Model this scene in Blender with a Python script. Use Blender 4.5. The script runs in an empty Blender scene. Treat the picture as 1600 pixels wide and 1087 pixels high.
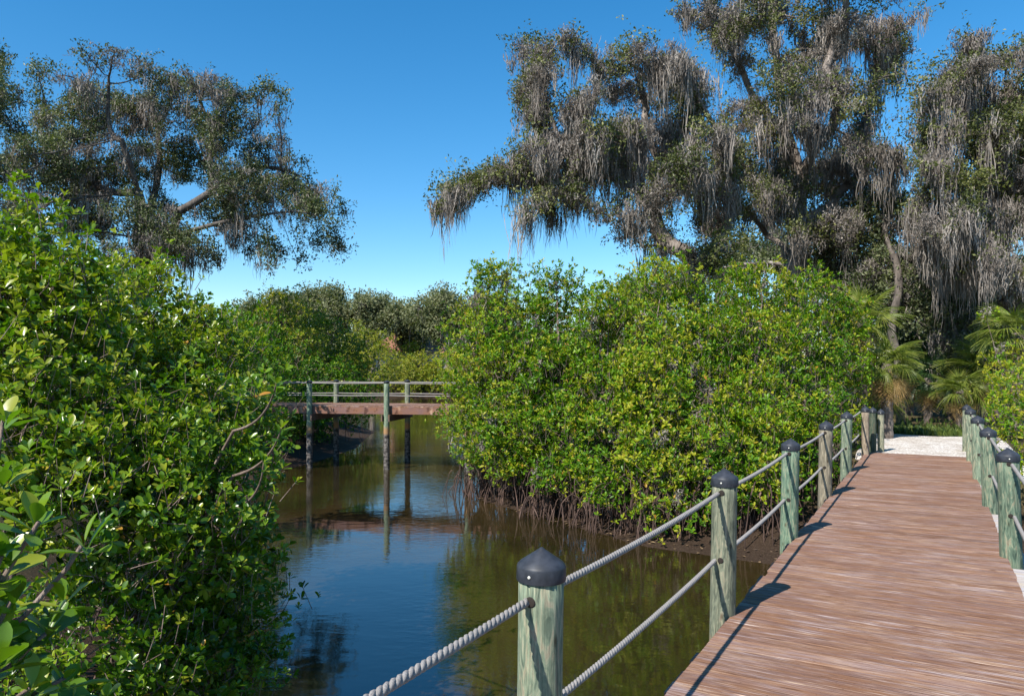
import bpy, math, random
import numpy as np
from mathutils import Vector, Matrix
C = bpy.context.scene.collection
R = math.radians
rng = np.random.default_rng(7)
random.seed(7)

# ---------------------------------------------------------------- camera, sky, sun
F = 1155.0; CX = 800.0; HY = 577.0; EYE = 1.5          # focal length and horizon in photo pixels
cam = bpy.data.cameras.new('camera'); camo = bpy.data.objects.new('camera', cam); C.objects.link(camo)
cam.sensor_width = 36; cam.lens = 36*F/1600; cam.clip_end = 2500; cam.clip_start = 0.05
cam.shift_y = (HY-543.5)/1600
camo.location = (0, 0, EYE); camo.rotation_euler = (R(90), 0, 0)
bpy.context.scene.camera = camo
SUN_EL, SUN_AZ = 46.5, 223.0                            # sun behind the camera, to the left
w = bpy.data.worlds.new('World'); bpy.context.scene.world = w; w.use_nodes = True
nt = w.node_tree; nt.nodes.clear()
sky = nt.nodes.new('ShaderNodeTexSky'); sky.sky_type = 'NISHITA'; sky.sun_disc = False
sky.sun_elevation = R(SUN_EL); sky.sun_rotation = R(SUN_AZ)
sky.air_density = 1.0; sky.dust_density = 0.15; sky.ozone_density = 3.5; sky.altitude = 0
hs = nt.nodes.new('ShaderNodeHueSaturation'); hs.inputs['Saturation'].default_value = 1.34; hs.inputs['Hue'].default_value = 0.494
bg = nt.nodes.new('ShaderNodeBackground'); bg.inputs['Strength'].default_value = 0.118
ow = nt.nodes.new('ShaderNodeOutputWorld')
nt.links.new(sky.outputs[0], hs.inputs['Color']); nt.links.new(hs.outputs[0], bg.inputs[0]); nt.links.new(bg.outputs[0], ow.inputs[0])
sl = bpy.data.lights.new('sun', 'SUN'); sl.energy = 5.0; sl.angle = R(0.5); sl.color = (1.0, .95, .86)
so = bpy.data.objects.new('sun', sl); C.objects.link(so)
ce = math.cos(R(SUN_EL))
sdir = Vector((math.sin(R(SUN_AZ))*ce, math.cos(R(SUN_AZ))*ce, math.sin(R(SUN_EL))))
so.rotation_euler = sdir.to_track_quat('Z', 'Y').to_euler()
vs = bpy.context.scene.view_settings
vs.view_transform = 'Standard'; vs.look = 'None'; vs.exposure = 0.68; vs.gamma = 1
bpy.context.scene.cycles.max_bounces = 8
bpy.context.scene.cycles.transparent_max_bounces = 8

WATER = -1.4
def P(px, py, Y):
    return np.array([(px-CX)*Y/F, Y, EYE-(py-HY)*Y/F])

# ---------------------------------------------------------------- node helpers
def mat(name):
    m = bpy.data.materials.new(name); m.use_nodes = True
    n = m.node_tree; b = n.nodes['Principled BSDF']
    return m, n, b
def nd(n, t, **k):
    x = n.nodes.new(t)
    for a, v in k.items():
        if a in x.inputs: x.inputs[a].default_value = v
        else: setattr(x, a, v)
    return x
def ramp(n, fac, stops, interp='LINEAR'):
    r = n.nodes.new('ShaderNodeValToRGB'); r.color_ramp.interpolation = interp
    e = r.color_ramp.elements
    while len(e) > 1: e.remove(e[-1])
    e[0].position = stops[0][0]; e[0].color = (*stops[0][1], 1)
    for p, c in stops[1:]:
        q = e.new(p); q.color = (*c, 1)
    n.links.new(fac, r.inputs[0]); return r
def noise(n, scale, detail=4, rough=.55, vec=None, dist=0):
    x = n.nodes.new('ShaderNodeTexNoise'); x.inputs['Scale'].default_value = scale
    x.inputs['Detail'].default_value = detail; x.inputs['Roughness'].default_value = rough; x.inputs['Distortion'].default_value = dist
    if vec is not None: n.links.new(vec, x.inputs['Vector'])
    return x
def coords(n, scale=(1, 1, 1), kind='Object', rot=(0, 0, 0)):
    t = n.nodes.new('ShaderNodeTexCoord'); m = n.nodes.new('ShaderNodeMapping')
    m.inputs['Scale'].default_value = scale; m.inputs['Rotation'].default_value = rot
    n.links.new(t.outputs[kind], m.inputs[0]); return m.outputs[0]
def mix(n, a, b, fac, mode='MIX'):
    x = n.nodes.new('ShaderNodeMix'); x.data_type = 'RGBA'; x.blend_type = mode
    for s, v in ((6, a), (7, b), (0, fac)):
        if isinstance(v, (int, float)): x.inputs[s].default_value = v
        elif isinstance(v, tuple): x.inputs[s].default_value = (*v, 1)
        else: n.links.new(v, x.inputs[s])
    return x.outputs[2]
def bump(n, b, h, strength=.4, dist=.01):
    x = n.nodes.new('ShaderNodeBump'); x.inputs['Strength'].default_value = strength; x.inputs['Distance'].default_value = dist
    n.links.new(h, x.inputs['Height']); n.links.new(x.outputs[0], b.inputs['Normal']); return x

def leaf_mat(name, stops, rough=.42, trans=.35, spec=.5):
    m, n, b = mat(name)
    a = nd(n, 'ShaderNodeAttribute', attribute_name='tint')
    r = ramp(n, a.outputs['Fac'], stops)
    nz = noise(n, 9, 2, vec=coords(n))
    col = mix(n, r.outputs[0], (.6, .62, .6), nz.outputs[0], 'MULTIPLY')
    b.inputs['Roughness'].default_value = rough
    b.inputs['Specular IOR Level'].default_value = spec
    n.links.new(col, b.inputs['Base Color'])
    tr = n.nodes.new('ShaderNodeBsdfTranslucent'); 
    tc = mix(n, col, (1.0, 1.25, .35), 1.0, 'MULTIPLY'); n.links.new(tc, tr.inputs[0])
    ms = n.nodes.new('ShaderNodeMixShader'); ms.inputs[0].default_value = trans
    n.links.new(b.outputs[0], ms.inputs[1]); n.links.new(tr.outputs[0], ms.inputs[2])
    n.links.new(ms.outputs[0], n.nodes['Material Output'].inputs[0])
    return m
M = {}
M['mangrove_leaf'] = leaf_mat('mangrove_leaf', [(0, (.026, .08, .005)), (.35, (.075, .19, .008)), (.7, (.165, .315, .010)), (.9, (.32, .41, .014)), (.955, (.42, .38, .03)), (1, (.5, .25, .04))], .42, .36, .32)
M['near_leaf'] = leaf_mat('near_leaf', [(0, (.032, .085, .006)), (.4, (.095, .20, .010)), (.75, (.19, .32, .014)), (.92, (.29, .37, .018)), (.97, (.42, .40, .04)), (1, (.55, .26, .04))], .3, .36, .55)
M['lime_leaf'] = leaf_mat('lime_leaf', [(0, (.10, .17, .012)), (.5, (.20, .28, .016)), (.85, (.32, .36, .025)), (1, (.48, .40, .04))], .45, .35)
M['oak_leaf'] = leaf_mat('oak_leaf', [(0, (.055, .075, .03)), (.5, (.12, .145, .06)), (.85, (.22, .24, .105)), (1, (.27, .26, .13))], .5, .22, .35)
M['olive_oak_leaf'] = leaf_mat('olive_oak_leaf', [(0, (.07, .088, .026)), (.5, (.17, .185, .055)), (.85, (.29, .29, .10)), (1, (.34, .30, .11))], .5, .25, .35)
M['far_oak_leaf'] = leaf_mat('far_oak_leaf', [(0, (.13, .145, .07)), (.5, (.22, .235, .12)), (.85, (.33, .33, .18)), (1, (.4, .36, .2))], .6, .25, .2)  # paler oak leaf: slight haze and sunlight on far crowns put into the colour
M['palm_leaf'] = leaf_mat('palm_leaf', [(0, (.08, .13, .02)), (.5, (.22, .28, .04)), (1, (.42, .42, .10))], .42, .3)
M['shaded_palm_leaf'] = leaf_mat('shaded_palm_leaf', [(0, (.012, .04, .012)), (.5, (.03, .075, .018)), (1, (.07, .12, .03))], .42, .25)  # darker copy of the palm leaf, shade of the wood put into the colour
M['dead_palm_leaf'] = leaf_mat('dead_palm_leaf', [(0, (.25, .14, .05)), (.5, (.5, .32, .12)), (1, (.62, .46, .22))], .7, .2)
M['grass'] = leaf_mat('grass', [(0, (.03, .07, .01)), (1, (.15, .2, .03))], .6, .3)
M['litter'] = leaf_mat('litter', [(0, (.05, .03, .02)), (.6, (.14, .085, .045)), (1, (.3, .2, .1))], .8, .0)

m, n, b = mat('moss'); M['moss'] = m
a = nd(n, 'ShaderNodeAttribute', attribute_name='tint')
r = ramp(n, a.outputs['Fac'], [(0, (.09, .075, .062)), (.5, (.25, .22, .195)), (1, (.46, .415, .37))])
n.links.new(r.outputs[0], b.inputs['Base Color']); b.inputs['Roughness'].default_value = .95; b.inputs['Specular IOR Level'].default_value = .1
tr = n.nodes.new('ShaderNodeBsdfTranslucent'); n.links.new(r.outputs[0], tr.inputs[0])
ms = n.nodes.new('ShaderNodeMixShader'); ms.inputs[0].default_value = .2
n.links.new(b.outputs[0], ms.inputs[1]); n.links.new(tr.outputs[0], ms.inputs[2]); n.links.new(ms.outputs[0], n.nodes['Material Output'].inputs[0])

def bark(name, c0, c1, c2, sc=6):
    m, n, b = mat(name)
    v = coords(n, (1, 1, .25)); z = noise(n, sc, 6, .65, v)
    z2 = noise(n, 1.1, 3, .5, coords(n))
    r = ramp(n, z.outputs[0], [(.3, c0), (.52, c1), (.72, c2)])
    col = mix(n, r.outputs[0], (.55, .5, .48), z2.outputs[0], 'MULTIPLY')
    n.links.new(col, b.inputs['Base Color']); b.inputs['Roughness'].default_value = .9
    bump(n, b, z.outputs[0], .8, .03); return m
M['oak_bark'] = bark('oak_bark', (.10, .08, .068), (.27, .23, .20), (.50, .45, .40))
M['shaded_bark'] = bark('shaded_bark', (.05, .042, .036), (.13, .11, .095), (.27, .24, .21))  # darker copy of the oak bark, shade on the trunks put into the colour
M['mangrove_bark'] = bark('mangrove_bark', (.10, .07, .055), (.22, .16, .13), (.36, .30, .26), 14)
M['root_bark'] = bark('root_bark', (.035, .02, .015), (.10, .06, .045), (.30, .20, .16), 5)
M['palm_bark'] = bark('palm_bark', (.07, .055, .045), (.17, .14, .12), (.28, .25, .22), 10)
M['dead_wood'] = bark('dead_wood', (.25, .18, .16), (.42, .34, .31), (.55, .48, .45), 10)

# weathered deck boards; boards run along local x
def board_mat(name, c_lo, c_hi, worn, amount):
    m, n, b = mat(name)
    def bc(n, scale=(1, 1, 1)):                 # grain of its own on each board
        t = n.nodes.new('ShaderNodeTexCoord'); at_ = nd(n, 'ShaderNodeAttribute', attribute_name='tint'); v_ = nd(n, 'ShaderNodeVectorMath', operation='MULTIPLY_ADD')
        n.links.new(at_.outputs['Fac'], v_.inputs[0]); v_.inputs[1].default_value = (31.0, 17.0, 5.0); n.links.new(t.outputs['Object'], v_.inputs[2])
        mp_ = n.nodes.new('ShaderNodeMapping'); mp_.inputs['Scale'].default_value = scale; n.links.new(v_.outputs[0], mp_.inputs[0]); return mp_.outputs[0]
    v = bc(n, (2.4, 60, 60)); z = noise(n, 2.2, 8, .66, v, .5)
    vf = bc(n, (4, 120, 120)); zf = noise(n, 2.0, 5, .7, vf)
    vb = bc(n, (.8, 1.3, 1)); zb = noise(n, 1.5, 5, .65, vb)
    a = nd(n, 'ShaderNodeAttribute', attribute_name='tint')
    base = ramp(n, a.outputs['Fac'], [(0, c_lo), (1, c_hi)])
    s1 = ramp(n, z.outputs[0], [(.33, (.74, .72, .72)), (.6, (1.1, 1.1, 1.1))])
    col = mix(n, base.outputs[0], s1.outputs[0], .8, 'MULTIPLY')
    ad = nd(n, 'ShaderNodeMath', operation='ADD'); n.links.new(zf.outputs[0], ad.inputs[0]); n.links.new(zb.outputs[0], ad.inputs[1])
    ad2 = nd(n, 'ShaderNodeMath', operation='ADD'); n.links.new(ad.outputs[0], ad2.inputs[0]); n.links.new(z.outputs[0], ad2.inputs[1])
    wr = ramp(n, ad2.outputs[0], [(amount, (0, 0, 0)), (amount+.22, (1, 1, 1))])
    # ramp input is clamped at 1, so scale the sum first
    mm = nd(n, 'ShaderNodeMath', operation='MULTIPLY'); n.links.new(ad2.outputs[0], mm.inputs[0]); mm.inputs[1].default_value = 1/3
    n.links.new(mm.outputs[0], wr.inputs[0])
    col = mix(n, col, worn, wr.outputs[0])
    pn = noise(n, 1, 2.5, .6, bc(n, (3.5, 105, 1)), .2); pr = ramp(n, pn.outputs[0], [(.56, (0, 0, 0)), (.68, (1, 1, 1))])
    wn = noise(n, 1, 3, .6, bc(n, (1.6, 7, 1))); wq = ramp(n, wn.outputs[0], [(.42, (.12, .12, .12)), (.62, (1, 1, 1))])
    pm = nd(n, 'ShaderNodeMath', operation='MULTIPLY'); n.links.new(pr.outputs[0], pm.inputs[0]); n.links.new(wq.outputs[0], pm.inputs[1])
    col = mix(n, col, tuple(min(1, x*1.12) for x in worn), pm.outputs[0])
    dn_ = noise(n, 1, 2.5, .6, bc(n, (4.5, 120, 3)), .2); dr = ramp(n, dn_.outputs[0], [(.36, (.38, .33, .31)), (.43, (1, 1, 1))])
    col = mix(n, col, dr.outputs[0], .85, 'MULTIPLY')
    hn = noise(n, 1, 4, .6, bc(n, (3, 24, 5))); hr = ramp(n, hn.outputs[0], [(.38, (1.12, .96, .78)), (.62, (.95, .95, 1.12))])
    col = mix(n, col, hr.outputs[0], .9, 'MULTIPLY')
    sp = noise(n, 60, 2, .5, bc(n)); sr = ramp(n, sp.outputs[0], [(.24, (.35, .3, .28)), (.32, (1, 1, 1))])
    col = mix(n, col, sr.outputs[0], .8, 'MULTIPLY')
    n.links.new(col, b.inputs['Base Color']); b.inputs['Roughness'].default_value = .8; b.inputs['Specular IOR Level'].default_value = .15
    bump(n, b, ad.outputs[0], .3, .002); return m
M['deck_board'] = board_mat('deck_board', (.148, .082, .052), (.232, .137, .094), (.47, .39, .33), .49)
M['grey_board'] = board_mat('grey_board', (.36, .35, .34), (.46, .45, .43), (.6, .6, .58), .55)
M['beam_wood'] = board_mat('beam_wood', (.10, .07, .05), (.17, .12, .09), (.3, .25, .2), .58)
M['rim_wood'] = board_mat('rim_wood', (.17, .095, .07), (.22, .13, .10), (.36, .27, .22), .58)

# pressure treated piles: object colour r = share of brown, g = brightness
m, n, b = mat('pile_wood'); M['pile_wood'] = m
oi = n.nodes.new('ShaderNodeObjectInfo'); sp_ = n.nodes.new('ShaderNodeSeparateColor'); n.links.new(oi.outputs['Color'], sp_.inputs[0])
cmb = n.nodes.new('ShaderNodeVectorMath'); cmb.operation = 'ADD'
tc_ = n.nodes.new('ShaderNodeTexCoord'); n.links.new(tc_.outputs['Object'], cmb.inputs[0]); n.links.new(oi.outputs['Location'], cmb.inputs[1])
mp = n.nodes.new('ShaderNodeMapping'); mp.inputs['Scale'].default_value = (20, 20, 4.2); n.links.new(cmb.outputs[0], mp.inputs[0])
z = noise(n, 1.6, 5, .6, mp.outputs[0], 1.6)
mp2 = n.nodes.new('ShaderNodeMapping'); mp2.inputs['Scale'].default_value = (60, 60, 3); n.links.new(cmb.outputs[0], mp2.inputs[0])
zf = noise(n, 1.5, 5, .7, mp2.outputs[0], .4)
green = ramp(n, z.outputs[0], [(.3, (.055, .10, .07)), (.45, (.13, .205, .14)), (.54, (.20, .275, .185)), (.62, (.33, .33, .22)), (.72, (.25, .19, .13))])
brown = ramp(n, z.outputs[0], [(.3, (.12, .09, .07)), (.5, (.27, .21, .15)), (.7, (.42, .35, .26))])
col = mix(n, green.outputs[0], brown.outputs[0], sp_.outputs[0])
gr = ramp(n, zf.outputs[0], [(.34, (.34, .34, .34)), (.56, (1.08, 1.08, 1.08))])
col = mix(n, col, gr.outputs[0], .85, 'MULTIPLY')
vo = n.nodes.new('ShaderNodeTexVoronoi'); vo.inputs['Scale'].default_value = 1.0
mp3 = n.nodes.new('ShaderNodeMapping'); mp3.inputs['Scale'].default_value = (11, 11, 5); n.links.new(cmb.outputs[0], mp3.inputs[0]); n.links.new(mp3.outputs[0], vo.inputs['Vector'])
kn = ramp(n, vo.outputs['Distance'], [(.05, (.3, .22, .17)), (.14, (1, 1, 1))]); col = mix(n, col, kn.outputs[0], .8, 'MULTIPLY')
hs2 = n.nodes.new('ShaderNodeHueSaturation'); n.links.new(col, hs2.inputs['Color']); n.links.new(sp_.outputs[1], hs2.inputs['Value'])
gp = n.nodes.new('ShaderNodeNewGeometry'); sx = n.nodes.new('ShaderNodeSeparateXYZ'); n.links.new(gp.outputs['Position'], sx.inputs[0])
mr = nd(n, 'ShaderNodeMapRange'); n.links.new(sx.outputs[2], mr.inputs[0])
mr.inputs[1].default_value = -.40; mr.inputs[2].default_value = -.34
tide = mix(n, (.028, .024, .022), (1, 1, 1), mr.outputs[0])
zt = noise(n, 14, 4, .6, tc_.outputs['Object']); barn = ramp(n, zt.outputs[0], [(.42, (.025, .022, .02)), (.62, (.17, .15, .135))])
mrt = nd(n, 'ShaderNodeMapRange'); n.links.new(sx.outputs[2], mrt.inputs[0]); mrt.inputs[1].default_value = -.12; mrt.inputs[2].default_value = -.24
tanc = mix(n, hs2.outputs[0], (.30, .17, .08), mrt.outputs[0])
col = mix(n, barn.outputs[0], tanc, mr.outputs[0])
n.links.new(col, b.inputs['Base Color']); b.inputs['Roughness'].default_value = .78; b.inputs['Specular IOR Level'].default_value = .3
bump(n, b, zf.outputs[0], .6, .004)

m, n, b = mat('cap_plastic'); M['cap_plastic'] = m
z = noise(n, 25, 4, .6, coords(n)); r = ramp(n, z.outputs[0], [(.35, (.020, .023, .030)), (.7, (.042, .047, .060))])
n.links.new(r.outputs[0], b.inputs['Base Color']); b.inputs['Roughness'].default_value = .52; b.inputs['Specular IOR Level'].default_value = .35; bump(n, b, z.outputs[0], .12, .003)
m, n, b = mat('screw_metal'); M['screw_metal'] = m
b.inputs['Base Color'].default_value = (.7, .68, .6, 1); b.inputs['Roughness'].default_value = .4; b.inputs['Metallic'].default_value = .3
m, n, b = mat('rope_fibre'); M['rope_fibre'] = m
z = noise(n, 220, 4, .7, coords(n)); z2 = noise(n, 3, 3, .6, coords(n))
r = ramp(n, z.outputs[0], [(.3, (.18, .165, .155)), (.6, (.34, .32, .305))])
col = mix(n, r.outputs[0], (.7, .68, .66), z2.outputs[0], 'MULTIPLY')
n.links.new(col, b.inputs['Base Color']); b.inputs['Roughness'].default_value = .9; bump(n, b, z.outputs[0], .7, .003)
m, n, b = mat('hole_shade'); M['hole_shade'] = m; b.inputs['Base Color'].default_value = (.02, .014, .01, 1); b.inputs['Roughness'].default_value = .9  # shade inside the rope holes, painted as dark discs on the posts

# ground: mud near the water, leaf litter on land
m, n, b = mat('soil'); M['soil'] = m
z = noise(n, 3.0, 8, .7, coords(n)); zz = noise(n, 38, 5, .7, coords(n))
mud = ramp(n, zz.outputs[0], [(.3, (.018, .011, .007)), (.55, (.05, .032, .021)), (.8, (.14, .10, .075))])
lit = ramp(n, zz.outputs[0], [(.3, (.03, .025, .012)), (.5, (.07, .06, .025)), (.7, (.16, .12, .06))])
gp = n.nodes.new('ShaderNodeNewGeometry'); sx = n.nodes.new('ShaderNodeSeparateXYZ'); n.links.new(gp.outputs['Position'], sx.inputs[0])
mr = nd(n, 'ShaderNodeMapRange'); n.links.new(sx.outputs[2], mr.inputs[0]); mr.inputs[1].default_value = -1.0; mr.inputs[2].default_value = -.5
col = mix(n, mud.outputs[0], lit.outputs[0], mr.outputs[0]); n.links.new(col, b.inputs['Base Color'])
mr2 = nd(n, 'ShaderNodeMapRange'); n.links.new(sx.outputs[2], mr2.inputs[0]); mr2.inputs[1].default_value = -1.35; mr2.inputs[2].default_value = -1.0; mr2.inputs[3].default_value = .7; mr2.inputs[4].default_value = .9
b.inputs['Specular IOR Level'].default_value = .15; n.links.new(mr2.outputs[0], b.inputs['Roughness']); bump(n, b, zz.outputs[0], .8, .04)

m, n, b = mat('shell'); M['shell'] = m
vo = n.nodes.new('ShaderNodeTexVoronoi'); vo.inputs['Scale'].default_value = 38; n.links.new(coords(n), vo.inputs['Vector'])
z = noise(n, 2.2, 5, .65, coords(n))
r = ramp(n, vo.outputs['Color'], [(.1, (.36, .31, .27)), (.5, (.62, .57, .53)), (.9, (.82, .79, .75))])
r2 = ramp(n, z.outputs[0], [(.35, (.6, .53, .46)), (.6, (1, 1, 1))])
col = mix(n, r.outputs[0], r2.outputs[0], .8, 'MULTIPLY'); n.links.new(col, b.inputs['Base Color']); b.inputs['Roughness'].default_value = .9
bump(n, b, vo.outputs['Distance'], .9, .02)

m, n, b = mat('creek_water'); M['creek_water'] = m
z = noise(n, .45, 4, .55, coords(n, (1, .55, 1)), .6)
r = ramp(n, z.outputs[0], [(.3, (.012, .010, .004)), (.55, (.028, .020, .007)), (.75, (.05, .032, .012))])
n.links.new(r.outputs[0], b.inputs['Base Color']); b.inputs['Roughness'].default_value = .04; b.inputs['IOR'].default_value = 1.75
b.inputs['Specular IOR Level'].default_value = .7
w1 = noise(n, 5.0, 3, .55, coords(n, (1, 2.2, 1), rot=(0, 0, .25)), .4); w2 = noise(n, 1.2, 2, .5, coords(n, (1, 1.8, 1), rot=(0, 0, -.2)), .3)
msk = noise(n, .35, 2, .5, coords(n, (1, .6, 1))); mk = ramp(n, msk.outputs[0], [(.38, (.12, .12, .12)), (.62, (1, 1, 1))])
wm = nd(n, 'ShaderNodeMath', operation='MULTIPLY'); n.links.new(w1.outputs[0], wm.inputs[0]); n.links.new(mk.outputs[0], wm.inputs[1])
wa = nd(n, 'ShaderNodeMath', operation='MULTIPLY_ADD'); n.links.new(w2.outputs[0], wa.inputs[0]); wa.inputs[1].default_value = .9; n.links.new(wm.outputs[0], wa.inputs[2])
bump(n, b, wa.outputs[0], .12, .03)

def plain(name, c, rough=.8):
    m, n, b = mat(name); z = noise(n, 8, 5, .6, coords(n))
    r = ramp(n, z.outputs[0], [(.3, tuple(x*.8 for x in c)), (.7, tuple(x*1.15 for x in c))]); n.links.new(r.outputs[0], b.inputs['Base Color']); b.inputs['Roughness'].default_value = rough
    M[name] = m
plain('house_wall', (.62, .60, .56)); plain('roof_tile', (.30, .13, .09)); plain('window_glass', (.05, .06, .07), .15); plain('frame_white', (.7, .7, .68))

# ---------------------------------------------------------------- mesh helpers
class Buf:
    def __init__(s): s.v = []; s.f = {3: [], 4: []}; s.t = []; s.n = 0
    def add(s, v, faces, tint=None):
        v = np.asarray(v, float).reshape(-1, 3)
        for k, fa in faces.items():
            if len(fa): s.f[k].append(np.asarray(fa, np.int64).reshape(-1, k)+s.n)
        s.v.append(v); s.n += len(v)
        s.t.append(np.full(len(v), .5) if tint is None else np.broadcast_to(np.asarray(tint, float), (len(v),)).copy())
    def mesh(s, name, material, smooth=False):
        me = bpy.data.meshes.new(name)
        v = np.concatenate(s.v) if s.v else np.zeros((0, 3)); t = np.concatenate(s.t) if s.t else np.zeros(0)
        f3 = np.concatenate(s.f[3]) if s.f[3] else np.zeros((0, 3), np.int64)
        f4 = np.concatenate(s.f[4]) if s.f[4] else np.zeros((0, 4), np.int64)
        me.vertices.add(len(v)); me.vertices.foreach_set('co', v.astype(np.float32).ravel())
        loops = np.concatenate([f3.ravel(), f4.ravel()]).astype(np.int32)
        me.loops.add(len(loops)); me.loops.foreach_set('vertex_index', loops)
        st = np.concatenate([np.arange(len(f3))*3, len(f3)*3+np.arange(len(f4))*4]).astype(np.int32)
        me.polygons.add(len(st)); me.polygons.foreach_set('loop_start', st)
        me.polygons.foreach_set('use_smooth', np.full(len(st), bool(smooth)))
        me.update(calc_edges=True); me.validate()
        at = me.attributes.new('tint', 'FLOAT', 'POINT')
        if len(me.vertices) == len(t): at.data.foreach_set('value', t.astype(np.float32))
        if material: me.materials.append(material)
        return me
    def obj(s, name, material, parent=None, smooth=False):
        o = bpy.data.objects.new(name, s.mesh(name, material, smooth)); C.objects.link(o)
        if parent: o.parent = parent
        return o
def empty(name, loc=(0, 0, 0), rz=0):
    o = bpy.data.objects.new(name, None); C.objects.link(o); o.location = loc; o.rotation_euler = (0, 0, rz); o.empty_display_size = .3; return o
def tag(o, label, cat, group=None, kind=None):
    if label: o['label'] = label
    if cat: o['category'] = cat
    if group: o['group'] = group
    if kind: o['kind'] = kind
    return o
def box(bf, x0, x1, y0, y1, z0, z1, tint=None):
    v = [(x, y, z) for z in (z0, z1) for y in (y0, y1) for x in (x0, x1)]
    bf.add(v, {4: [(0, 2, 3, 1), (4, 5, 7, 6), (0, 1, 5, 4), (2, 6, 7, 3), (0, 4, 6, 2), (1, 3, 7, 5)]}, tint)
def lathe(bf, prof, seg=24, center=(0, 0), wob=None, top=True, tint=None):
    prof = np.asarray(prof, float); k = len(prof); a = np.linspace(0, 2*np.pi, seg, endpoint=False)
    v = np.zeros((k, seg, 3))
    rr = np.ones((k, seg)) if wob is None else wob
    v[:, :, 0] = prof[:, 0:1]*np.cos(a)*rr+center[0]; v[:, :, 1] = prof[:, 0:1]*np.sin(a)*rr+center[1]; v[:, :, 2] = prof[:, 1:2]
    f = []
    for i in range(k-1):
        j = np.arange(seg); j2 = (j+1) % seg
        f.append(np.stack([i*seg+j, i*seg+j2, (i+1)*seg+j2, (i+1)*seg+j], 1))
    f = np.concatenate(f); V = v.reshape(-1, 3); tris = []
    if top:
        V = np.vstack([V, [[center[0], center[1], prof[-1, 1]]]]); j = np.arange(seg)
        tris = np.stack([(k-1)*seg+j, (k-1)*seg+(j+1) % seg, np.full(seg, k*seg)], 1)
    bf.add(V, {4: f, 3: tris}, tint)
def frame_vecs(d):
    d = d/(np.linalg.norm(d, axis=-1, keepdims=True)+1e-9)
    ref = np.where(np.abs(d[..., 2:3]) > .9, np.array([1., 0, 0]), np.array([0, 0, 1.]))
    s = np.cross(d, ref); s /= np.linalg.norm(s, axis=-1, keepdims=True)+1e-9
    return d, s, np.cross(s, d)
def tube(bf, pts, rad, seg=6, tint=None):
    pts = np.asarray(pts, float); k = len(pts); rad = np.broadcast_to(rad, (k,))
    d = np.gradient(pts, axis=0); d, s, u = frame_vecs(d)
    for i in range(1, k):                      # keep frames from flipping
        s[i] = s[i-1]-d[i]*np.dot(s[i-1], d[i]); s[i] /= np.linalg.norm(s[i])+1e-9; u[i] = np.cross(s[i], d[i])
    a = np.linspace(0, 2*np.pi, seg, endpoint=False)
    v = pts[:, None]+rad[:, None, None]*(np.cos(a)[None, :, None]*s[:, None]+np.sin(a)[None, :, None]*u[:, None])
    f = []; j = np.arange(seg); j2 = (j+1) % seg
    for i in range(k-1): f.append(np.stack([i*seg+j, i*seg+j2, (i+1)*seg+j2, (i+1)*seg+j], 1))
    V = v.reshape(-1, 3)
    V = np.vstack([V, pts[-1:]]); cap = np.stack([(k-1)*seg+j, (k-1)*seg+j2, np.full(seg, k*seg)], 1)
    bf.add(V, {4: np.concatenate(f), 3: cap}, tint)
def segs(bf, A, B, ra, rb, seg=5):
    """many straight tapered tubes at once"""
    n_ = len(A)
    if not n_: return
    d, s, u = frame_vecs(B-A); a = np.linspace(0, 2*np.pi, seg, endpoint=False)
    ring = np.cos(a)[None, :, None]*s[:, None]+np.sin(a)[None, :, None]*u[:, None]
    va = A[:, None]+ring*ra[:, None, None]; vb = B[:, None]+ring*rb[:, None, None]
    V = np.concatenate([va, vb], 1).reshape(-1, 3); j = np.arange(seg); j2 = (j+1) % seg
    t = np.stack([j, j2, seg+j2, seg+j], 1)
    bf.add(V, {4: (t[None]+(np.arange(n_)*2*seg)[:, None, None]).reshape(-1, 4)})
def rand_dirs(k):
    v = rng.normal(size=(k, 3)); return v/np.linalg.norm(v, axis=1, keepdims=True)

# leaf templates: along +y, normal +z, length 1
def leaf_full():
    prof = [(0, .0), (.12, .05), (.35, .16), (.6, .235), (.8, .20), (.94, .10), (1.0, 0)]
    v = []; f4 = []; f3 = []
    for y, x in prof:
        zc = -.10*y*y; e = .30*x
        v += [(-x, y, zc+e), (0, y, zc), (x, y, zc+e)]
    for i in range(len(prof)-1):
        a = i*3; f4 += [(a, a+1, a+4, a+3), (a+1, a+2, a+5, a+4)]
    v = np.array(v); return v, np.array(f4)
def leaf_mid():
    v = np.array([(0, 0, 0), (-.19, .45, .05), (0, .5, -.03), (.19, .45, .05), (-.17, .82, 0.0), (0, .86, -.08), (.17, .82, 0.0), (0, 1, -.1)])
    f4 = np.array([(0, 2, 1, 1)]); 
    return v
LF_V, LF_F = leaf_full()
LM_V = np.array([(0, 0, 0), (-.21, .55, .06), (0, .55, -.02), (.21, .55, .06), (-.1, .92, -.03), (.1, .92, -.03)])
LM_F4 = np.array([(1, 2, 5, 4), (2, 3, 5, 5)])
LM_F3 = np.array([(0, 2, 1), (0, 3, 2), (1, 2, 4), (2, 5, 4), (2, 3, 5)])
LS_V = np.array([(0, 0, 0), (-.25, .5, .06), (.25, .5, .06), (0, 1, -.05)])
LS_F3 = np.array([(0, 3, 1), (0, 2, 3)])
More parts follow.
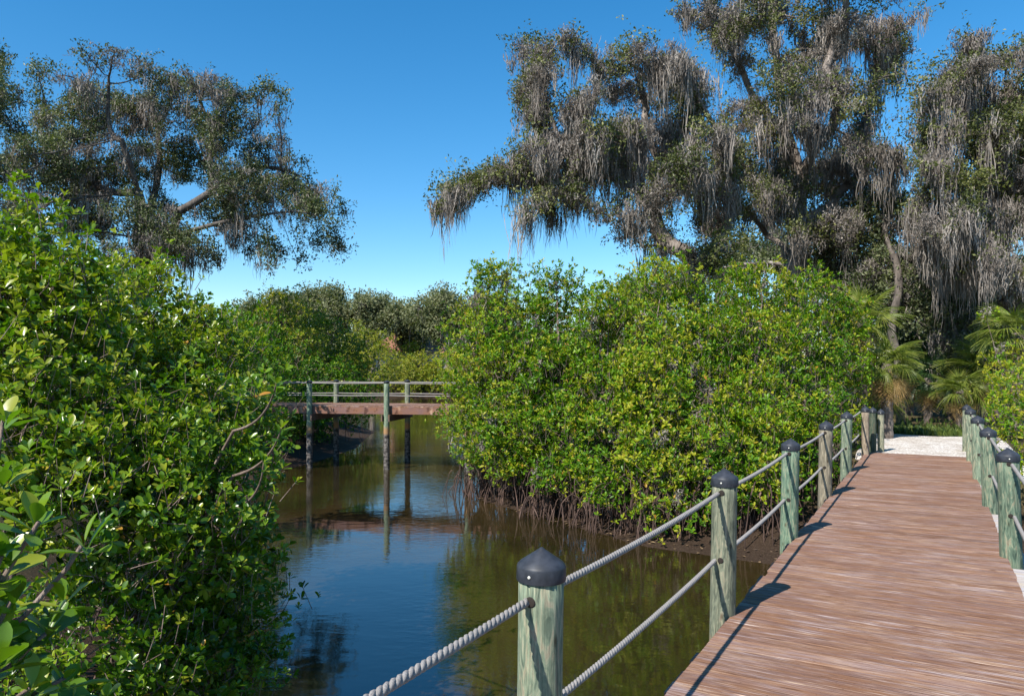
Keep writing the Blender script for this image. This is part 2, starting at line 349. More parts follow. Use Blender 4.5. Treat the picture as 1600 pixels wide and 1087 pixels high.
def place_leaves(bf, pos, ax, nrm, size, tint, kind='mid'):
    k = len(pos)
    if not k: return
    y = ax/(np.linalg.norm(ax, axis=1, keepdims=True)+1e-9)
    x = np.cross(y, nrm); x /= np.linalg.norm(x, axis=1, keepdims=True)+1e-9; z = np.cross(x, y)
    T = {'full': (LF_V, LF_F, 4), 'mid': (LM_V, LM_F3, 3), 'small': (LS_V, LS_F3, 3)}[kind]
    tv, tf, q = T; nv = len(tv)
    wv = rng.uniform(.85, 1.15, k)
    V = pos[:, None]+size[:, None, None]*(tv[None, :, 0, None]*x[:, None]*wv[:, None, None]+tv[None, :, 1, None]*y[:, None]+tv[None, :, 2, None]*z[:, None])
    Fc = (tf[None]+(np.arange(k)*nv)[:, None, None]).reshape(-1, q)
    bf.add(V.reshape(-1, 3), {q: Fc}, np.repeat(tint, nv))
def rosettes(bf, cen, axis, nl, size, kind, tint0, keep=None):
    """whorls of leaves at twig ends"""
    k = len(cen)
    if not k: return
    d, s, u = frame_vecs(axis)
    ph = rng.uniform(0, 6.28, k); ts = np.clip(tint0, 0, 1)
    for j in range(nl):
        az = ph+j*2.4+rng.normal(0, .25, k); al = np.clip(R(22)+j/nl*R(62)+rng.normal(0, .18, k), .1, 1.9)
        rad = np.cos(az)[:, None]*s+np.sin(az)[:, None]*u
        ax = d*np.cos(al)[:, None]+rad*np.sin(al)[:, None]
        nr = d*np.sin(al)[:, None]-rad*np.cos(al)[:, None]+rng.normal(0, .22, (k, 3))
        sz = size*rng.uniform(.6, 1.15, k)*(.72+.35*j/nl)
        st = cen-d*(size*.35*j/nl)
        t = np.clip(ts+rng.normal(0, .13, k)+.12*(1-j/nl), 0, .94)
        yl = rng.random(k) < .025; t = np.where(yl, rng.uniform(.94, 1, k), t)
        ok = np.ones(k, bool) if keep is None else keep(st+ax*sz[:, None]) & keep(st)
        ok &= rng.random(k) < .93
        place_leaves(bf, st[ok], ax[ok], nr[ok], sz[ok], t[ok], kind)

# value noise for lumpy outlines
_g = np.random.default_rng(3).random((32, 32, 32))
def vnoise(p, sc):
    q = p*sc; i = np.floor(q).astype(int); f = q-i; f = f*f*(3-2*f); i %= 32; j = (i+1) % 32
    def g(a, b_, c): return _g[a, b_, c]
    x0, y0, z0 = i.T; x1, y1, z1 = j.T; fx, fy, fz = f.T
    return ((g(x0, y0, z0)*(1-fx)+g(x1, y0, z0)*fx)*(1-fy)+(g(x0, y1, z0)*(1-fx)+g(x1, y1, z0)*fx)*fy)*(1-fz)+((g(x0, y0, z1)*(1-fx)+g(x1, y0, z1)*fx)*(1-fy)+(g(x0, y1, z1)*(1-fx)+g(x1, y1, z1)*fx)*fy)*fz

# space colonisation: limbs grow towards attractor points
def grow(attr, start, step, di=None, dk=None, iters=160):
    """start: list of polylines (each first one rooted, others start at a node already there). Returns nodes, parent"""
    nodes = []; par = []
    for pl in start:
        pl = [np.array(p, float) for p in pl]
        if nodes:
            D = [np.linalg.norm(q-pl[0]) for q in nodes]; prev = int(np.argmin(D))
        else:
            nodes.append(pl[0]); par.append(-1); prev = 0
        for a, b_ in zip(pl[:-1], pl[1:]):
            L = np.linalg.norm(b_-a); k = max(1, int(L/step)); side = rng.normal(0, .07, 3)*L
            for i in range(1, k+1):
                f = i/k
                nodes.append(a+(b_-a)*f+side*math.sin(math.pi*f)); par.append(prev); prev = len(nodes)-1
    nodes = np.array(nodes); par = list(par)
    attr = attr.copy(); dk = dk or step*1.6
    best = np.full(len(attr), 1e9); idx = np.zeros(len(attr), int)
    def upd(new, off):
        for s0 in range(0, len(new), 200):
            ch = new[s0:s0+200]
            D = np.linalg.norm(attr[:, None]-ch[None], axis=2); m_ = D.argmin(1); dm = D[np.arange(len(attr)), m_]
            better = dm < best; best[better] = dm[better]; idx[better] = m_[better]+off+s0
    upd(nodes, 0)
    for it in range(iters):
        if len(attr) == 0: break
        u, inv = np.unique(idx, return_inverse=True)
        v = attr-nodes[idx]; v /= np.linalg.norm(v, axis=1, keepdims=True)+1e-9
        acc = np.zeros((len(u), 3)); np.add.at(acc, inv, v)
        acc += rng.normal(0, .35, acc.shape)
        acc /= np.linalg.norm(acc, axis=1, keepdims=True)+1e-9
        new = nodes[u]+acc*step
        off = len(nodes); nodes = np.vstack([nodes, new]); par += list(u)
        upd(new, off)
        alive = best > dk
        attr = attr[alive]; best = best[alive]; idx = idx[alive]
    return nodes, np.array(par)
def radii(nodes, par, tip, expo, base, cap=None):
    k = len(nodes); acc = np.zeros(k)
    for i in range(k-1, -1, -1):
        if acc[i] == 0: acc[i] = tip**expo
        if par[i] >= 0: acc[par[i]] += acc[i]
    r_ = acc**(1/expo); r_ *= 1.0
    if r_[0] > 0: r_ = np.where(r_ > tip*1.5, tip*1.5+(r_-tip*1.5)*(base-tip*1.5)/max(r_[0]-tip*1.5, 1e-6), r_)
    return r_
def limbs(bf, nodes, par, r_, seg=6):
    i = np.where(par >= 0)[0]
    big = i[r_[i] > .05]; small = i[r_[i] <= .05]
    for ids, sg in ((big, 10), (small, 5)):
        if len(ids):
            A = nodes[par[ids]]; B = nodes[ids]; d = B-A; B2 = B+d*.12
            segs(bf, A, B2, np.minimum(r_[par[ids]], r_[ids]*1.35), r_[ids], sg)

TH = math.atan(660/F); sT, cT = math.sin(TH), math.cos(TH)     # heading of the near bridge
def ut(p): return p[:, 0]*cT-p[:, 1]*sT, p[:, 0]*sT+p[:, 1]*cT
def clear(p):
    """nothing grows across the bridge, the path, under water, or right into the lens"""
    u, t = ut(p)
    on_deck = (u > -1.24) & (u < .72) & (t < 15.6)
    on_path = (u > -1.1) & (u < .9) & (t >= 15.6) & (t < 19.5) & (p[:, 2] < 3)
    near = np.linalg.norm(p-np.array([0, 0, EYE]), axis=1) < 1.0
    return ~(on_deck | on_path | near) & (p[:, 2] > WATER+.04)

def blob_points(blobs, k, shell=.45, lump=.35):
    """points in the outer shell of a union of blobs; blobs (x,y,z,rx,ry,rz)"""
    B = np.array(blobs, float); vol = (B[:, 3]*B[:, 4]*B[:, 5])**(2/3); pr = vol/vol.sum()
    out = []; dirs = []; tot = 0
    while tot < k:
        w_ = rng.choice(len(B), k, p=pr); d = rand_dirs(k)
        r_ = 1-np.abs(rng.normal(0, shell, k)).clip(0, .95)
        p = B[w_, :3]+d*B[w_, 3:]*r_[:, None]
        ins = np.zeros(k, bool)
        for b_ in B: 
            q = np.linalg.norm((p-b_[:3])/b_[3:], axis=1); ins |= q < .5
        ok = ~ins | (rng.random(k) < .12)
        nz = vnoise(p, 1.3/max(.4, B[:, 3].mean()))
        ok &= rng.random(k) < np.clip((nz-.28)*3.5*lump+(1-lump), .02, 1)
        out.append(p[ok]); dirs.append(d[ok]); tot += ok.sum()
        if len(out) > 60: break
    return np.concatenate(out)[:k], np.concatenate(dirs)[:k]
def blobs_px(lst, Y, dY=0., flat=1.0):
    """(px, py, radius px[, depth offset]) at distance Y -> world blobs"""
    o = []
    for e in lst:
        y = Y+(e[3] if len(e) > 3 else rng.uniform(-dY, dY))
        c = P(e[0], e[1], Y); s = y/Y; c = np.array([c[0]*s, y, EYE+(c[2]-EYE)*s]); r_ = e[2]*y/F
        o.append((*c, r_*(1.06 if flat < 1 else 1), r_*1.15, r_*flat))
    return o
def moss_tufts(bf, pts, lmin, lmax, strands=7, wid=.028, spread=.12, org=0):
    k = len(pts)
    if not k: return
    ln = np.clip((vnoise(pts+org+20, 1.2)-.3)*2.6, .18, 1.25)
    L0 = (lmin*.5+(lmax-lmin*.5)*rng.beta(1.3, 2.6, k))*rng.choice([.6, 1, 1, 1.5], k)*ln
    tb = np.clip(rng.normal(.5, .17, k), 0, 1)
    for s_ in range(strands):
        off = rng.normal(0, spread, (k, 3)); off[:, 2] = rng.uniform(-.2, .1, k)
        L = L0*rng.uniform(.45, 1.15, k); a = rng.uniform(0, 6.28, k); wd = wid*rng.uniform(.5, 1.3, k)
        side = np.stack([np.cos(a), np.sin(a), np.zeros(k)], 1); p = pts+off; sway = rng.normal(0, .07, (k, 3)); sway[:, 2] = 0
        prof = [(0, .4), (.14, 1.1), (.32, .6), (.5, 1.0), (.68, .45), (.84, .6), (1, .05)]; rows = []; kink = np.zeros((k, 3))
        for i, (f, ww) in enumerate(prof):
            kink = kink*.6+rng.normal(0, .022, (k, 3)); q = pts+off*(1-.62*f)+sway*(L*f)[:, None]+kink; q[:, 2] -= L*f
            off2 = side*(wd*ww)[:, None]
            rows += [q-off2, q+off2]
        V = np.stack(rows, 1).reshape(-1, 3); nr = len(rows)
        t = np.array([(2*i, 2*i+1, 2*i+3, 2*i+2) for i in range(len(prof)-1)])
        bf.add(V, {4: (t[None]+(np.arange(k)*nr)[:, None, None]).reshape(-1, 4)}, np.repeat(np.clip(tb+rng.normal(0, .1, k), 0, 1), nr))

# ---------------------------------------------------------------- the setting: ground, water, path
LEFT = [(-2.6, -30), (-2.2, -6), (-2.0, 0), (-2.0, 3), (-2.3, 5.5), (-2.9, 7.5), (-4.0, 10.5), (-5.4, 15), (-6.7, 20.9), (-6.0, 23.1), (-5.65, 27.2), (-6.3, 34.5), (-9.5, 42), (-13, 52), (-15, 66), (-13, 77)]
RIGHT = [(-5, 78), (-1, 66), (1.0, 50), (.5, 36), (-.2, 28), (-.4, 22), (-.86, 16.5), (.84, 13.8), (2.09, 12.05), (2.97, 11.4), (3.77, 10.9), (5.5, 10.5), (9, 10), (20, 9), (60, 4), (60, -30)]
POLY = np.array(LEFT+RIGHT, float)
def creek_dist(X, Y):
    """signed distance to the creek outline, negative in the water"""
    A = POLY; B = np.roll(POLY, -1, 0); d = np.full(X.shape, 1e9); ins = np.zeros(X.shape, bool)
    for (ax, ay), (bx, by) in zip(A, B):
        ex, ey = bx-ax, by-ay; t = np.clip(((X-ax)*ex+(Y-ay)*ey)/(ex*ex+ey*ey), 0, 1)
        d = np.minimum(d, np.hypot(X-ax-t*ex, Y-ay-t*ey))
        if ay != by: ins ^= ((ay > Y) != (by > Y)) & (X < (bx-ax)*(Y-ay)/(by-ay)+ax)
    return np.where(ins, -d, d)
def height(X, Y):
    d = creek_dist(X, Y)
    q = np.stack([X.ravel(), Y.ravel(), np.zeros(X.size)], 1)
    nz = (vnoise(q+7, 1.7)-.5).reshape(X.shape)*.10+(vnoise(q+3, .5)-.5).reshape(X.shape)*.2
    sm = lambda e0, e1, x: (lambda t: t*t*(3-2*t))(np.clip((x-e0)/(e1-e0), 0, 1))
    land = WATER-.02+.16*np.clip(d, 0, 1.2)+sm(.6, 4.2, d)*1.05
    h = np.where(d < 0, WATER+np.maximum(-1.0, d*.35)-.02, land)+nz*np.clip(np.abs(d)*1.2, 0, 1)
    u = X*cT-Y*sT; t = X*sT+Y*cT
    pw = sm(13.9, 15.2, t)*sm(-12, -6, -np.abs(u))*sm(1.5, 3, d)
    pw = np.maximum(pw, sm(14.2, 15.1, t)*(1-sm(1.6, 3.0, np.abs(u+.3))))
    return h*(1-pw)+(-.05)*pw
def axis_grid(lo, hi, c0, c1, fine, grow_=1.16):
    g = list(np.arange(c0, c1, fine)); s = fine; x = c0; L = []
    while x > lo: s *= grow_; x -= s; L.append(x)
    s = fine; x = g[-1]; Rr = []
    while x < hi: s *= grow_; x += s; Rr.append(x)
    return np.array(L[::-1]+g+Rr)
gx = axis_grid(-900, 900, -14, 16, .2); gy = axis_grid(-300, 1500, -4, 46, .22)
XX, YY = np.meshgrid(gx, gy); ZZ = height(XX, YY)
bf = Buf(); V = np.stack([XX, YY, ZZ], 2).reshape(-1, 3); nx = len(gx); ny = len(gy)
I, J = np.meshgrid(np.arange(ny-1), np.arange(nx-1), indexing='ij'); a = (I*nx+J).ravel()
bf.add(V, {4: np.stack([a, a+1, a+nx+1, a+nx], 1)})
tag(bf.obj('ground', M['soil'], smooth=True), None, None, kind='structure')
bf = Buf(); bf.add([(-300, -100, WATER), (300, -100, WATER), (300, 300, WATER), (-300, 300, WATER)], {4: [(0, 1, 2, 3)]})
tag(bf.obj('creek_water', M['creek_water']), None, None, kind='structure')
# shell path across the end of the bridge: follows the ground, 15 mm above it
us = np.linspace(-1.25, 1.3, 26); ts = np.linspace(14.75, 19.6, 40); UU, TT = np.meshgrid(us, ts)
edge = .35*(vnoise(np.stack([UU.ravel()+50, UU.ravel()*0, UU.ravel()*0], 1), .8).reshape(UU.shape)-.5)
TT = 14.75+(TT-14.75)*(1+edge*.5)
px_, py_ = UU*cT+TT*sT, -UU*sT+TT*cT
bf = Buf(); V = np.stack([px_, py_, height(px_, py_)+.03], 2).reshape(-1, 3); nx = len(us)
I, J = np.meshgrid(np.arange(len(ts)-1), np.arange(nx-1), indexing='ij'); a = (I*nx+J).ravel()
bf.add(V, {4: np.stack([a, a+1, a+nx+1, a+nx], 1)})
tag(bf.obj('shell_path', M['shell'], smooth=True), None, None, kind='structure')

# ---------------------------------------------------------------- near footbridge (local x across, local y along)
br = empty('footbridge', (0, 0, 0), -TH)
tag(br, 'near brown plank footbridge with rope rails between green posts', 'footbridge')
UL, UR = -1.085, .512
bf = Buf(); y = -3.0; k = 0
while y < 14.86:
    dz = random.gauss(0, .0012); l = random.gauss(0, .007); r_ = random.gauss(0, .004); tn = min(1, max(0, random.gauss(.5, .2)))
    z0, z1 = -.04+dz, dz; xs = np.linspace(UL+l, UR+r_, 7); c = .0012
    sec = [(0, z0), (0, z1-c), (c, z1), (.1385-c, z1), (.1385, z1-c), (.1385, z0)]
    V = []
    for x in xs:
        wv = random.gauss(0, .0006)
        V += [(x, y+a, b_+(wv if b_ > z0 else 0)) for a, b_ in sec]
    f = []
    for i in range(len(xs)-1):
        for j in range(6):
            q = (j+1) % 6; f.append((i*6+j, i*6+q, (i+1)*6+q, (i+1)*6+j))
    e = (len(xs)-1)*6
    bf.add(V, {4: f+[(0, 1, 2, 5), (2, 3, 4, 5), (e+5, e+2, e+1, e), (e+5, e+4, e+3, e+2)]}, tn)
    y += .1404+(.003 if random.random() < .12 else 0); k += 1
bf.obj('decking', M['deck_board'], br)
for x0 in (-1.0, -.62, -.24, .14, .44):
    bf = Buf(); box(bf, x0-.03, x0+.03, -3, 14.8, -.24, -.045); bf.obj('joist', M['beam_wood'], br)
post_t = [-.27, 2.17, 4.6, 7.0, 9.5, 11.9]
post_tr = [-.1, 2.3, 4.7, 7.12, 9.65, 11.96, 14.26]
tones = [(.22, .92), (.25, .92), (.45, .8), (.0, .86), (.8, .8), (.25, .9)]
def pile(parent, x, y, ztop, zbot, r0, r1, lean, color, cap=True, screw=True, holes=(), crack=None, label=None, cdir=-1.5708, cs=1.0):
    """a round treated pile; lean = x shift of the top"""
    hz = ztop-zbot; seg = 40; zs = np.concatenate([np.linspace(0, hz*.5, 5), np.linspace(hz*.5, hz, 14)[1:]])
    wob = 1+.010*rng.normal(size=(1, seg))+.006*rng.normal(size=(len(zs), seg))
    if crack is not None:
        j = int((crack % (2*np.pi))/(2*np.pi)*seg); wob[6:-1, j] -= .16
    prof = np.stack([r0+(r1-r0)*zs/hz, zs], 1); b2 = Buf(); lathe(b2, prof, seg, wob=wob)
    o = b2.obj('post', M['pile_wood'], parent, smooth=False); o.data.polygons.foreach_set('use_smooth', np.ones(len(o.data.polygons), bool))
    o.location = (x, y, zbot); o.rotation_euler = (0, math.atan2(lean, hz), 0); o.color = (color[0], color[1], 0, 1)
    if label: o['label'] = label
    if cap:
        b3 = Buf(); rc = r1+.007
        lathe(b3, [(rc, -.05*cs), (rc+.001, -.047), (rc, -.006), (rc-.002, .0), (rc-.006, .0035*cs), (rc*.88, .0085*cs), (rc*.7, .0185*cs), (rc*.5, .0295*cs), (rc*.3, .0405*cs), (rc*.14, .0490*cs), (.006, .0545*cs), (.003, .056*cs)], 40)
        c = b3.obj('cap', M['cap_plastic'], o, smooth=True); c.location = (0, 0, hz)
        if screw:
            b4 = Buf(); lathe(b4, [(.0055, 0), (.005, .003), (.002, .004)], 10)
            s_ = b4.obj('screw', M['screw_metal'], o, smooth=True)
            s_.location = (rc*math.cos(cdir)*1.0, rc*math.sin(cdir), hz-.026); s_.rotation_euler = Vector((math.cos(cdir), math.sin(cdir), 0)).to_track_quat('Z', 'Y').to_euler()
    for hzt in holes:
        for sg in (-1, 1):
            b4 = Buf(); rr = r0+(r1-r0)*(hzt-zbot)/hz
            lathe(b4, [(.0175, 0), (.018, .003), (.013, .004)], 14)
            h_ = b4.obj('rope_hole', M['hole_shade'], o, smooth=True); h_.location = (0, sg*(rr-.002), hzt-zbot+.006); h_.rotation_euler = (R(90) if sg < 0 else R(-90), 0, 0)
    return o
ZT = .89-.062
for i, t in enumerate(post_t):
    pile(br, -1.18, t, ZT+(.03 if i == 1 else random.uniform(-.004, .012)), -3.0, .083, .0745, (.052 if i == 1 else .06), tones[i], holes=(.745, .335), crack=(-1.62 if i != 3 else None), cdir=-1.5708-.02)
post_sp = [(9.0, 0)]
for i, t in enumerate(post_tr):
    pile(br, .612, t, ZT-.01, -3.0, .085, .076, -.10, ((.12, .3, .22, .08, .12, .2, .3)[i], (.8, .8, .8, .72, .8, .98, 1.0)[i]), holes=(.745, .335), crack=None if i % 2 else -1.9, cdir=-1.5708+.05)
# the odd posts at the far left end
pile(br, -1.06, 14.45, .80, -3.0, .068, .062, .0, (1.0, .95), label='reddish brown weathered post at the far end')
pile(br, -.98, 15.0, .76, -1.0, .066, .060, .0, (.1, .35), label='post beside the brown one, coloured dark as if in shade')  # low brightness paints the shade this post stands in
pile(br, -.86, 15.25, .72, -1.0, .062, .055, .0, (.55, 1.15), label='slim pale post where the shell path starts')
pile(br, .52, 16.1, .80, -1.0, .072, .066, .0, (.35, 1.0), label='last green post where the shell path starts')
for a, b_ in zip(post_tr[:-1], post_tr[1:]):
    bf = Buf(); box(bf, .517, .66, a+.093, b_-.093, -.2, -.07, .7); bf.obj('ledge_board', M['grey_board'], br)
def rope(parent, knots, rad=.0135, pitch=.075, step=.008, sag=.02):
    """three strand laid rope through the knots, sagging between them"""
    pts = []
    for a, b_ in zip(knots[:-1], knots[1:]):
        a = np.array(a, float); b_ = np.array(b_, float); L = np.linalg.norm(b_-a); k = int(L/step)
        for i in range(k):
            f = i/k; q = a+(b_-a)*f; q[2] -= sag*4*f*(1-f); pts.append(q)
    pts.append(np.array(knots[-1], float)); pts = np.array(pts)
    d, s, u = frame_vecs(np.gradient(pts, axis=0)); L = np.concatenate([[0], np.cumsum(np.linalg.norm(np.diff(pts, axis=0), axis=1))])
    b5 = Buf()
    for q in range(3):
        a = 2*np.pi*(L/pitch+q/3); tube(b5, pts+rad*.50*(np.cos(a)[:, None]*s+np.sin(a)[:, None]*u), rad*.58, 7)
    return b5.obj('rope', M['rope_fibre'], parent, smooth=True)
for zz_ in (.745, .335):
    rope(br, [(-1.145, t, zz_+(.0 if i % 2 else .006)) for i, t in enumerate([-2.7]+post_t+[14.45])], sag=.018) if zz_ > .5 else \
    rope(br, [(-1.165, t, zz_) for t in [-2.7]+post_t+[14.45]], sag=.018)
    rope(br, [(.535 if zz_ > .5 else .55, t, zz_) for t in post_tr+[16.1]], sag=.018)

# ---------------------------------------------------------------- far footbridge
AX = np.array([.985, -.17]); fb = empty('footbridge', (-3.63, 21.4, 0), math.atan2(-.17, .985))
tag(fb, 'small far footbridge on tall piles crossing the creek, deck edge reddish', 'footbridge')
FD = .44
bf = Buf(); x = -5.2
while x < 5.0:
    box(bf, x, x+.134, .08, 1.86, FD-.04, FD+random.gauss(0, .002), min(1, max(0, random.gauss(.5, .25)))); x += .14
o = bf.obj('decking', M['deck_board'], fb)
for yy in (.10, 1.84):
    bf = Buf(); box(bf, -5.2, 5.0, yy-.025, yy+.025, FD-.24, FD-.043, .5); bf.obj('rim_board', M['rim_wood'], fb)
for yy in (.6, 1.3):
    bf = Buf(); box(bf, -5.2, 5.0, yy-.03, yy+.03, FD-.24, FD-.043, .5); bf.obj('joist', M['beam_wood'], fb)
fx = [-4.75, -2.38, 0, 2.4, 4.8]
for k, x in enumerate(fx):
    for yy in (0.0, 1.95):
        pile(fb, x+(.0 if yy == 0 else 0.0), yy, 1.15, -3.2, .10, .078, 0, (.1 if yy == 0 else .3, 1.0 if yy == 0 else .9), screw=False, cs=.6)
    for sg in (-.11, .11):
        bf = Buf(); box(bf, x+sg-.02, x+sg+.02, -.13, 2.08, FD-.44, FD-.245, .5); bf.obj('cross_beam', M['beam_wood'], fb)
for yy in (-.0, 1.95):
    for z_ in (1.105, .745):
        bf = Buf(); pts = []
        for a, b_ in zip(fx[:-1], fx[1:]):
            for i in range(12): f = i/12; pts.append((a+(b_-a)*f, yy, z_-.012*4*f*(1-f)))
        pts.append((fx[-1], yy, z_)); tube(bf, pts, .016, 8); bf.obj('rail_rope', M['rope_fibre'], fb, True)
bf = Buf()
for i in range(4): box(bf, -5.2-.3*(i+1), -5.2-.3*i, .08, 1.86, FD-.1-.12*i-.05, FD-.02-.12*i)

# ---------------------------------------------------------------- plants
def mangrove(name, label, group, blobs, base, nros, size, kind='mid', leafm='mangrove_leaf', nl=6, stems=4, attr_n=260, shell=.3, step=.16, tipr=.0035, basr=.045,
             roots=0, root_spread=.8, root_top=.9, tmean=.5, lump=.5, up=.8, spiky=.12, mossn=0, cat='mangrove'):
    base = np.array(base, float); T = tag(empty(name, base), label, cat, group); inv = -base
    ap, ad = blob_points(blobs, attr_n, .35, .2); ok = clear(ap); ap = ap[ok]
    starts = []
    Bc = np.array(blobs)
    for s_ in range(stems):
        c = Bc[rng.integers(len(Bc)), :3]; b0 = base+np.array([rng.normal(0, .15), rng.normal(0, .15), 0])
        mid = b0*.55+c*.45+np.array([0, 0, .25])
        starts.append([base, b0+np.array([0, 0, .3]), mid, c] if s_ == 0 else [base, b0+np.array([0, 0, .25]), mid, c])
    nodes, par = grow(ap, starts, step)
    r_ = radii(nodes, par, tipr, 2.3, basr)
    bf = Buf(); keep = clear(nodes); sel = np.where((par >= 0))[0]; sel = sel[keep[sel] & keep[par[sel]]]
    A, B = nodes[par[sel]], nodes[sel]; segs(bf, A+inv, B+(B-A)*.1+inv, np.minimum(r_[par[sel]], r_[sel]*1.3), r_[sel], 6)
    # leaf whorls
    cp, cd = blob_points(blobs, nros//4, shell, lump)
    n4 = len(cp); jit = rng.normal(0, size*1.15, (n4, 4, 3)); jit[:, :, 2] *= .8
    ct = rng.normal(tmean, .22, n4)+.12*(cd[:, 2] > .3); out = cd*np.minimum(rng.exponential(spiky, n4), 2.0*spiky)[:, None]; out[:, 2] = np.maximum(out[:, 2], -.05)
    cen = (cp+out)[:, None]+jit; cen = cen.reshape(-1, 3)
    axd = (cd[:, None]*.55+np.array([0, 0, up])+rng.normal(0, .35, (n4, 4, 3))).reshape(-1, 3)
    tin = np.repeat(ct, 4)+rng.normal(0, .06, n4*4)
    ok = clear(cen); cen, axd, tin = cen[ok], axd[ok], tin[ok]
    fb_ = Buf(); c2 = lambda q: clear(q+base)
    rosettes(fb_, cen+inv, axd, nl, size, kind, tin, c2)
    # twig under each whorl
    dn = frame_vecs(axd)[0]; L = size*rng.uniform(1.2, 3.2, len(cen)); q = cen-dn*L[:, None]+rng.normal(0, size*.2, (len(cen), 3))
    sel = rng.random(len(cen)) < .38; sel &= clear(q)
    segs(bf, (q+inv)[sel], (cen+inv)[sel], np.full(sel.sum(), .0035), np.full(sel.sum(), .0025), 4)
    bf.obj('branches', M['mangrove_bark'], T, True)
    fb_.obj('crown', M[leafm], T, kind == 'full')
    if roots:
        rb = Buf()
        for k in range(roots):
            a = rng.uniform(0, 6.28); top = np.array([rng.normal(0, root_spread*.65), rng.normal(-.25, root_spread*.5), rng.uniform(.35, 1)*root_top])
            reach = rng.uniform(.05, .4)*root_top; foot = top+np.array([math.cos(a)*reach, math.sin(a)*reach, 0])
            gz = float(height(np.array([foot[0]+base[0]]), np.array([foot[1]+base[1]]))[0])-base[2]; foot[2] = max(gz, WATER-base[2])-.12
            f = np.linspace(0, 1, 7)[:, None]; arch = top*(1-f)+foot*f
            arch[:, 0] += math.cos(a)*.18*reach*np.sin(np.pi*f[:, 0]); arch[:, 1] += math.sin(a)*.18*reach*np.sin(np.pi*f[:, 0]); arch[:, 2] = top[2]*(1-f[:, 0]**1.7)+foot[2]*f[:, 0]**1.7
            arch += rng.normal(0, .012, arch.shape)
            okk = clear(np.array([[*(foot+base)[:2], 0.]]))[0] and clear(arch+base+np.array([0, 0, .3])).all()
            if okk: tube(rb, arch, rng.uniform(.006, .014)*np.linspace(1, .75, 7), 6)
            if okk and rng.random() < .6:
                i0 = rng.integers(2, 5); p0 = arch[i0]; a2 = a+rng.normal(0, 1); ft = p0+np.array([math.cos(a2)*.2, math.sin(a2)*.2, 0]); ft[2] = foot[2]
                f = np.linspace(0, 1, 5)[:, None]; q2 = p0*(1-f)+ft*f; q2[:, 2] = p0[2]*(1-f[:, 0]**1.5)+ft[2]*f[:, 0]**1.5; tube(rb, q2, rng.uniform(.006, .011), 5)
        rb.obj('prop_roots', M['root_bark'], T, True)
    if mossn:
        mb = Buf(); mp_, _ = blob_points(blobs, mossn, .15, .3); mp_ = mp_[clear(mp_)]; mp_ = np.repeat(mp_[::3], 3, 0)+rng.normal(0, .05, (len(mp_[::3])*3, 3)); moss_tufts(mb, mp_+inv, .15, .55, 12, .014, .05); mb.obj('hanging_moss', M['moss'], T)
    return T

# right bank: the wall of mangroves (px, py, radius px, distance)
def B(lst): 
    o = []
    for px, py, r_, Y in lst:
        c = P(px, py, Y); q = r_*Y/F; o.append((*c, q, q*1.1, q))
    return o
GR = 'mangroves along the right bank'
def gz(x, y): return float(height(np.array([x]), np.array([y]))[0])-.02
WALL = [
 ('leftmost bright mangrove of the right bank, overhanging the water beside the far footbridge', [(748, 520, 42, 17.6), (738, 590, 42, 17), (738, 655, 38, 16.6), (755, 695, 32, 16.3), (775, 630, 48, 17)], (-.5, 17.3), 60),
 ('mangrove at the point of the right bank, its shoots highest against the sky', [(775, 455, 36, 17), (800, 520, 55, 16.8), (790, 600, 60, 16), (805, 680, 55, 15.5), (800, 715, 32, 15.4), (765, 430, 18, 17)], (.3, 16.4), 80),
 ('mangrove with grey moss wisps just right of the bank point', [(870, 465, 36, 16.5), (880, 530, 60, 16), (870, 610, 62, 15.2), (875, 690, 58, 14.6), (870, 730, 34, 14.3), (868, 440, 16, 16.5)], (.95, 15.0), 80),
 ('middle mangrove of the right bank, above the near post with the cap', [(950, 480, 32, 15.8), (955, 540, 60, 15.4), (950, 620, 62, 14.4), (955, 700, 58, 13.7), (950, 762, 34, 13.4)], (1.8, 14.1), 80),
 ('lime topped mangrove in front of the leaning oak trunk, highest in mid wall', [(1035, 450, 42, 16), (1035, 530, 58, 15), (1030, 610, 60, 14), (1035, 700, 60, 13.2), (1045, 785, 38, 12.6)], (2.5, 13.3), 90),
 ('mangrove behind the second bridge post with roots showing under its leaves', [(1110, 475, 42, 15.8), (1110, 550, 58, 14.8), (1105, 630, 60, 13.8), (1110, 705, 54, 12.9), (1120, 765, 36, 12.4)], (3.3, 13.0), 80),
 ('mangrove behind the third bridge post, broad and yellow green on top', [(1190, 465, 44, 15.8), (1185, 550, 60, 14.8), (1185, 640, 58, 13.6), (1190, 705, 46, 12.7), (1200, 755, 32, 12.2)], (4.1, 12.8), 80),
 ('mangrove behind the fourth bridge post', [(1265, 475, 40, 16), (1262, 550, 52, 15.2), (1258, 630, 50, 14), (1262, 700, 44, 13.2)], (5.3, 13.6), 30),
 ('rightmost mangrove of the wall, next to the dead palm fronds at the bridge end', [(1318, 505, 32, 16.4), (1322, 570, 36, 16), (1316, 640, 36, 15.2), (1310, 690, 30, 14.6)], (6.3, 15.4), 14)]
TM = [.72, .60, .50, .62, .72, .50, .66, .52, .62]; LSZ = [.105, .115, .12, .11, .12, .108, .118, .11, .108]
for wi_, (lab, bl, (bx_, by_), rt) in enumerate(WALL):
    blb = B(bl); area = sum(b_[3]**2 for b_ in blb)
    mangrove('mangrove_tree', lab, GR, blb, (bx_, by_, gz(bx_, by_)), int(1350*area*(.115/LSZ[wi_])**2), LSZ[wi_], 'mid', 'mangrove_leaf', 6, 5, 420, .22, .17, .004, .05, int(rt*1.6), .6, .95, TM[wi_], .8, .9, .16, 46)
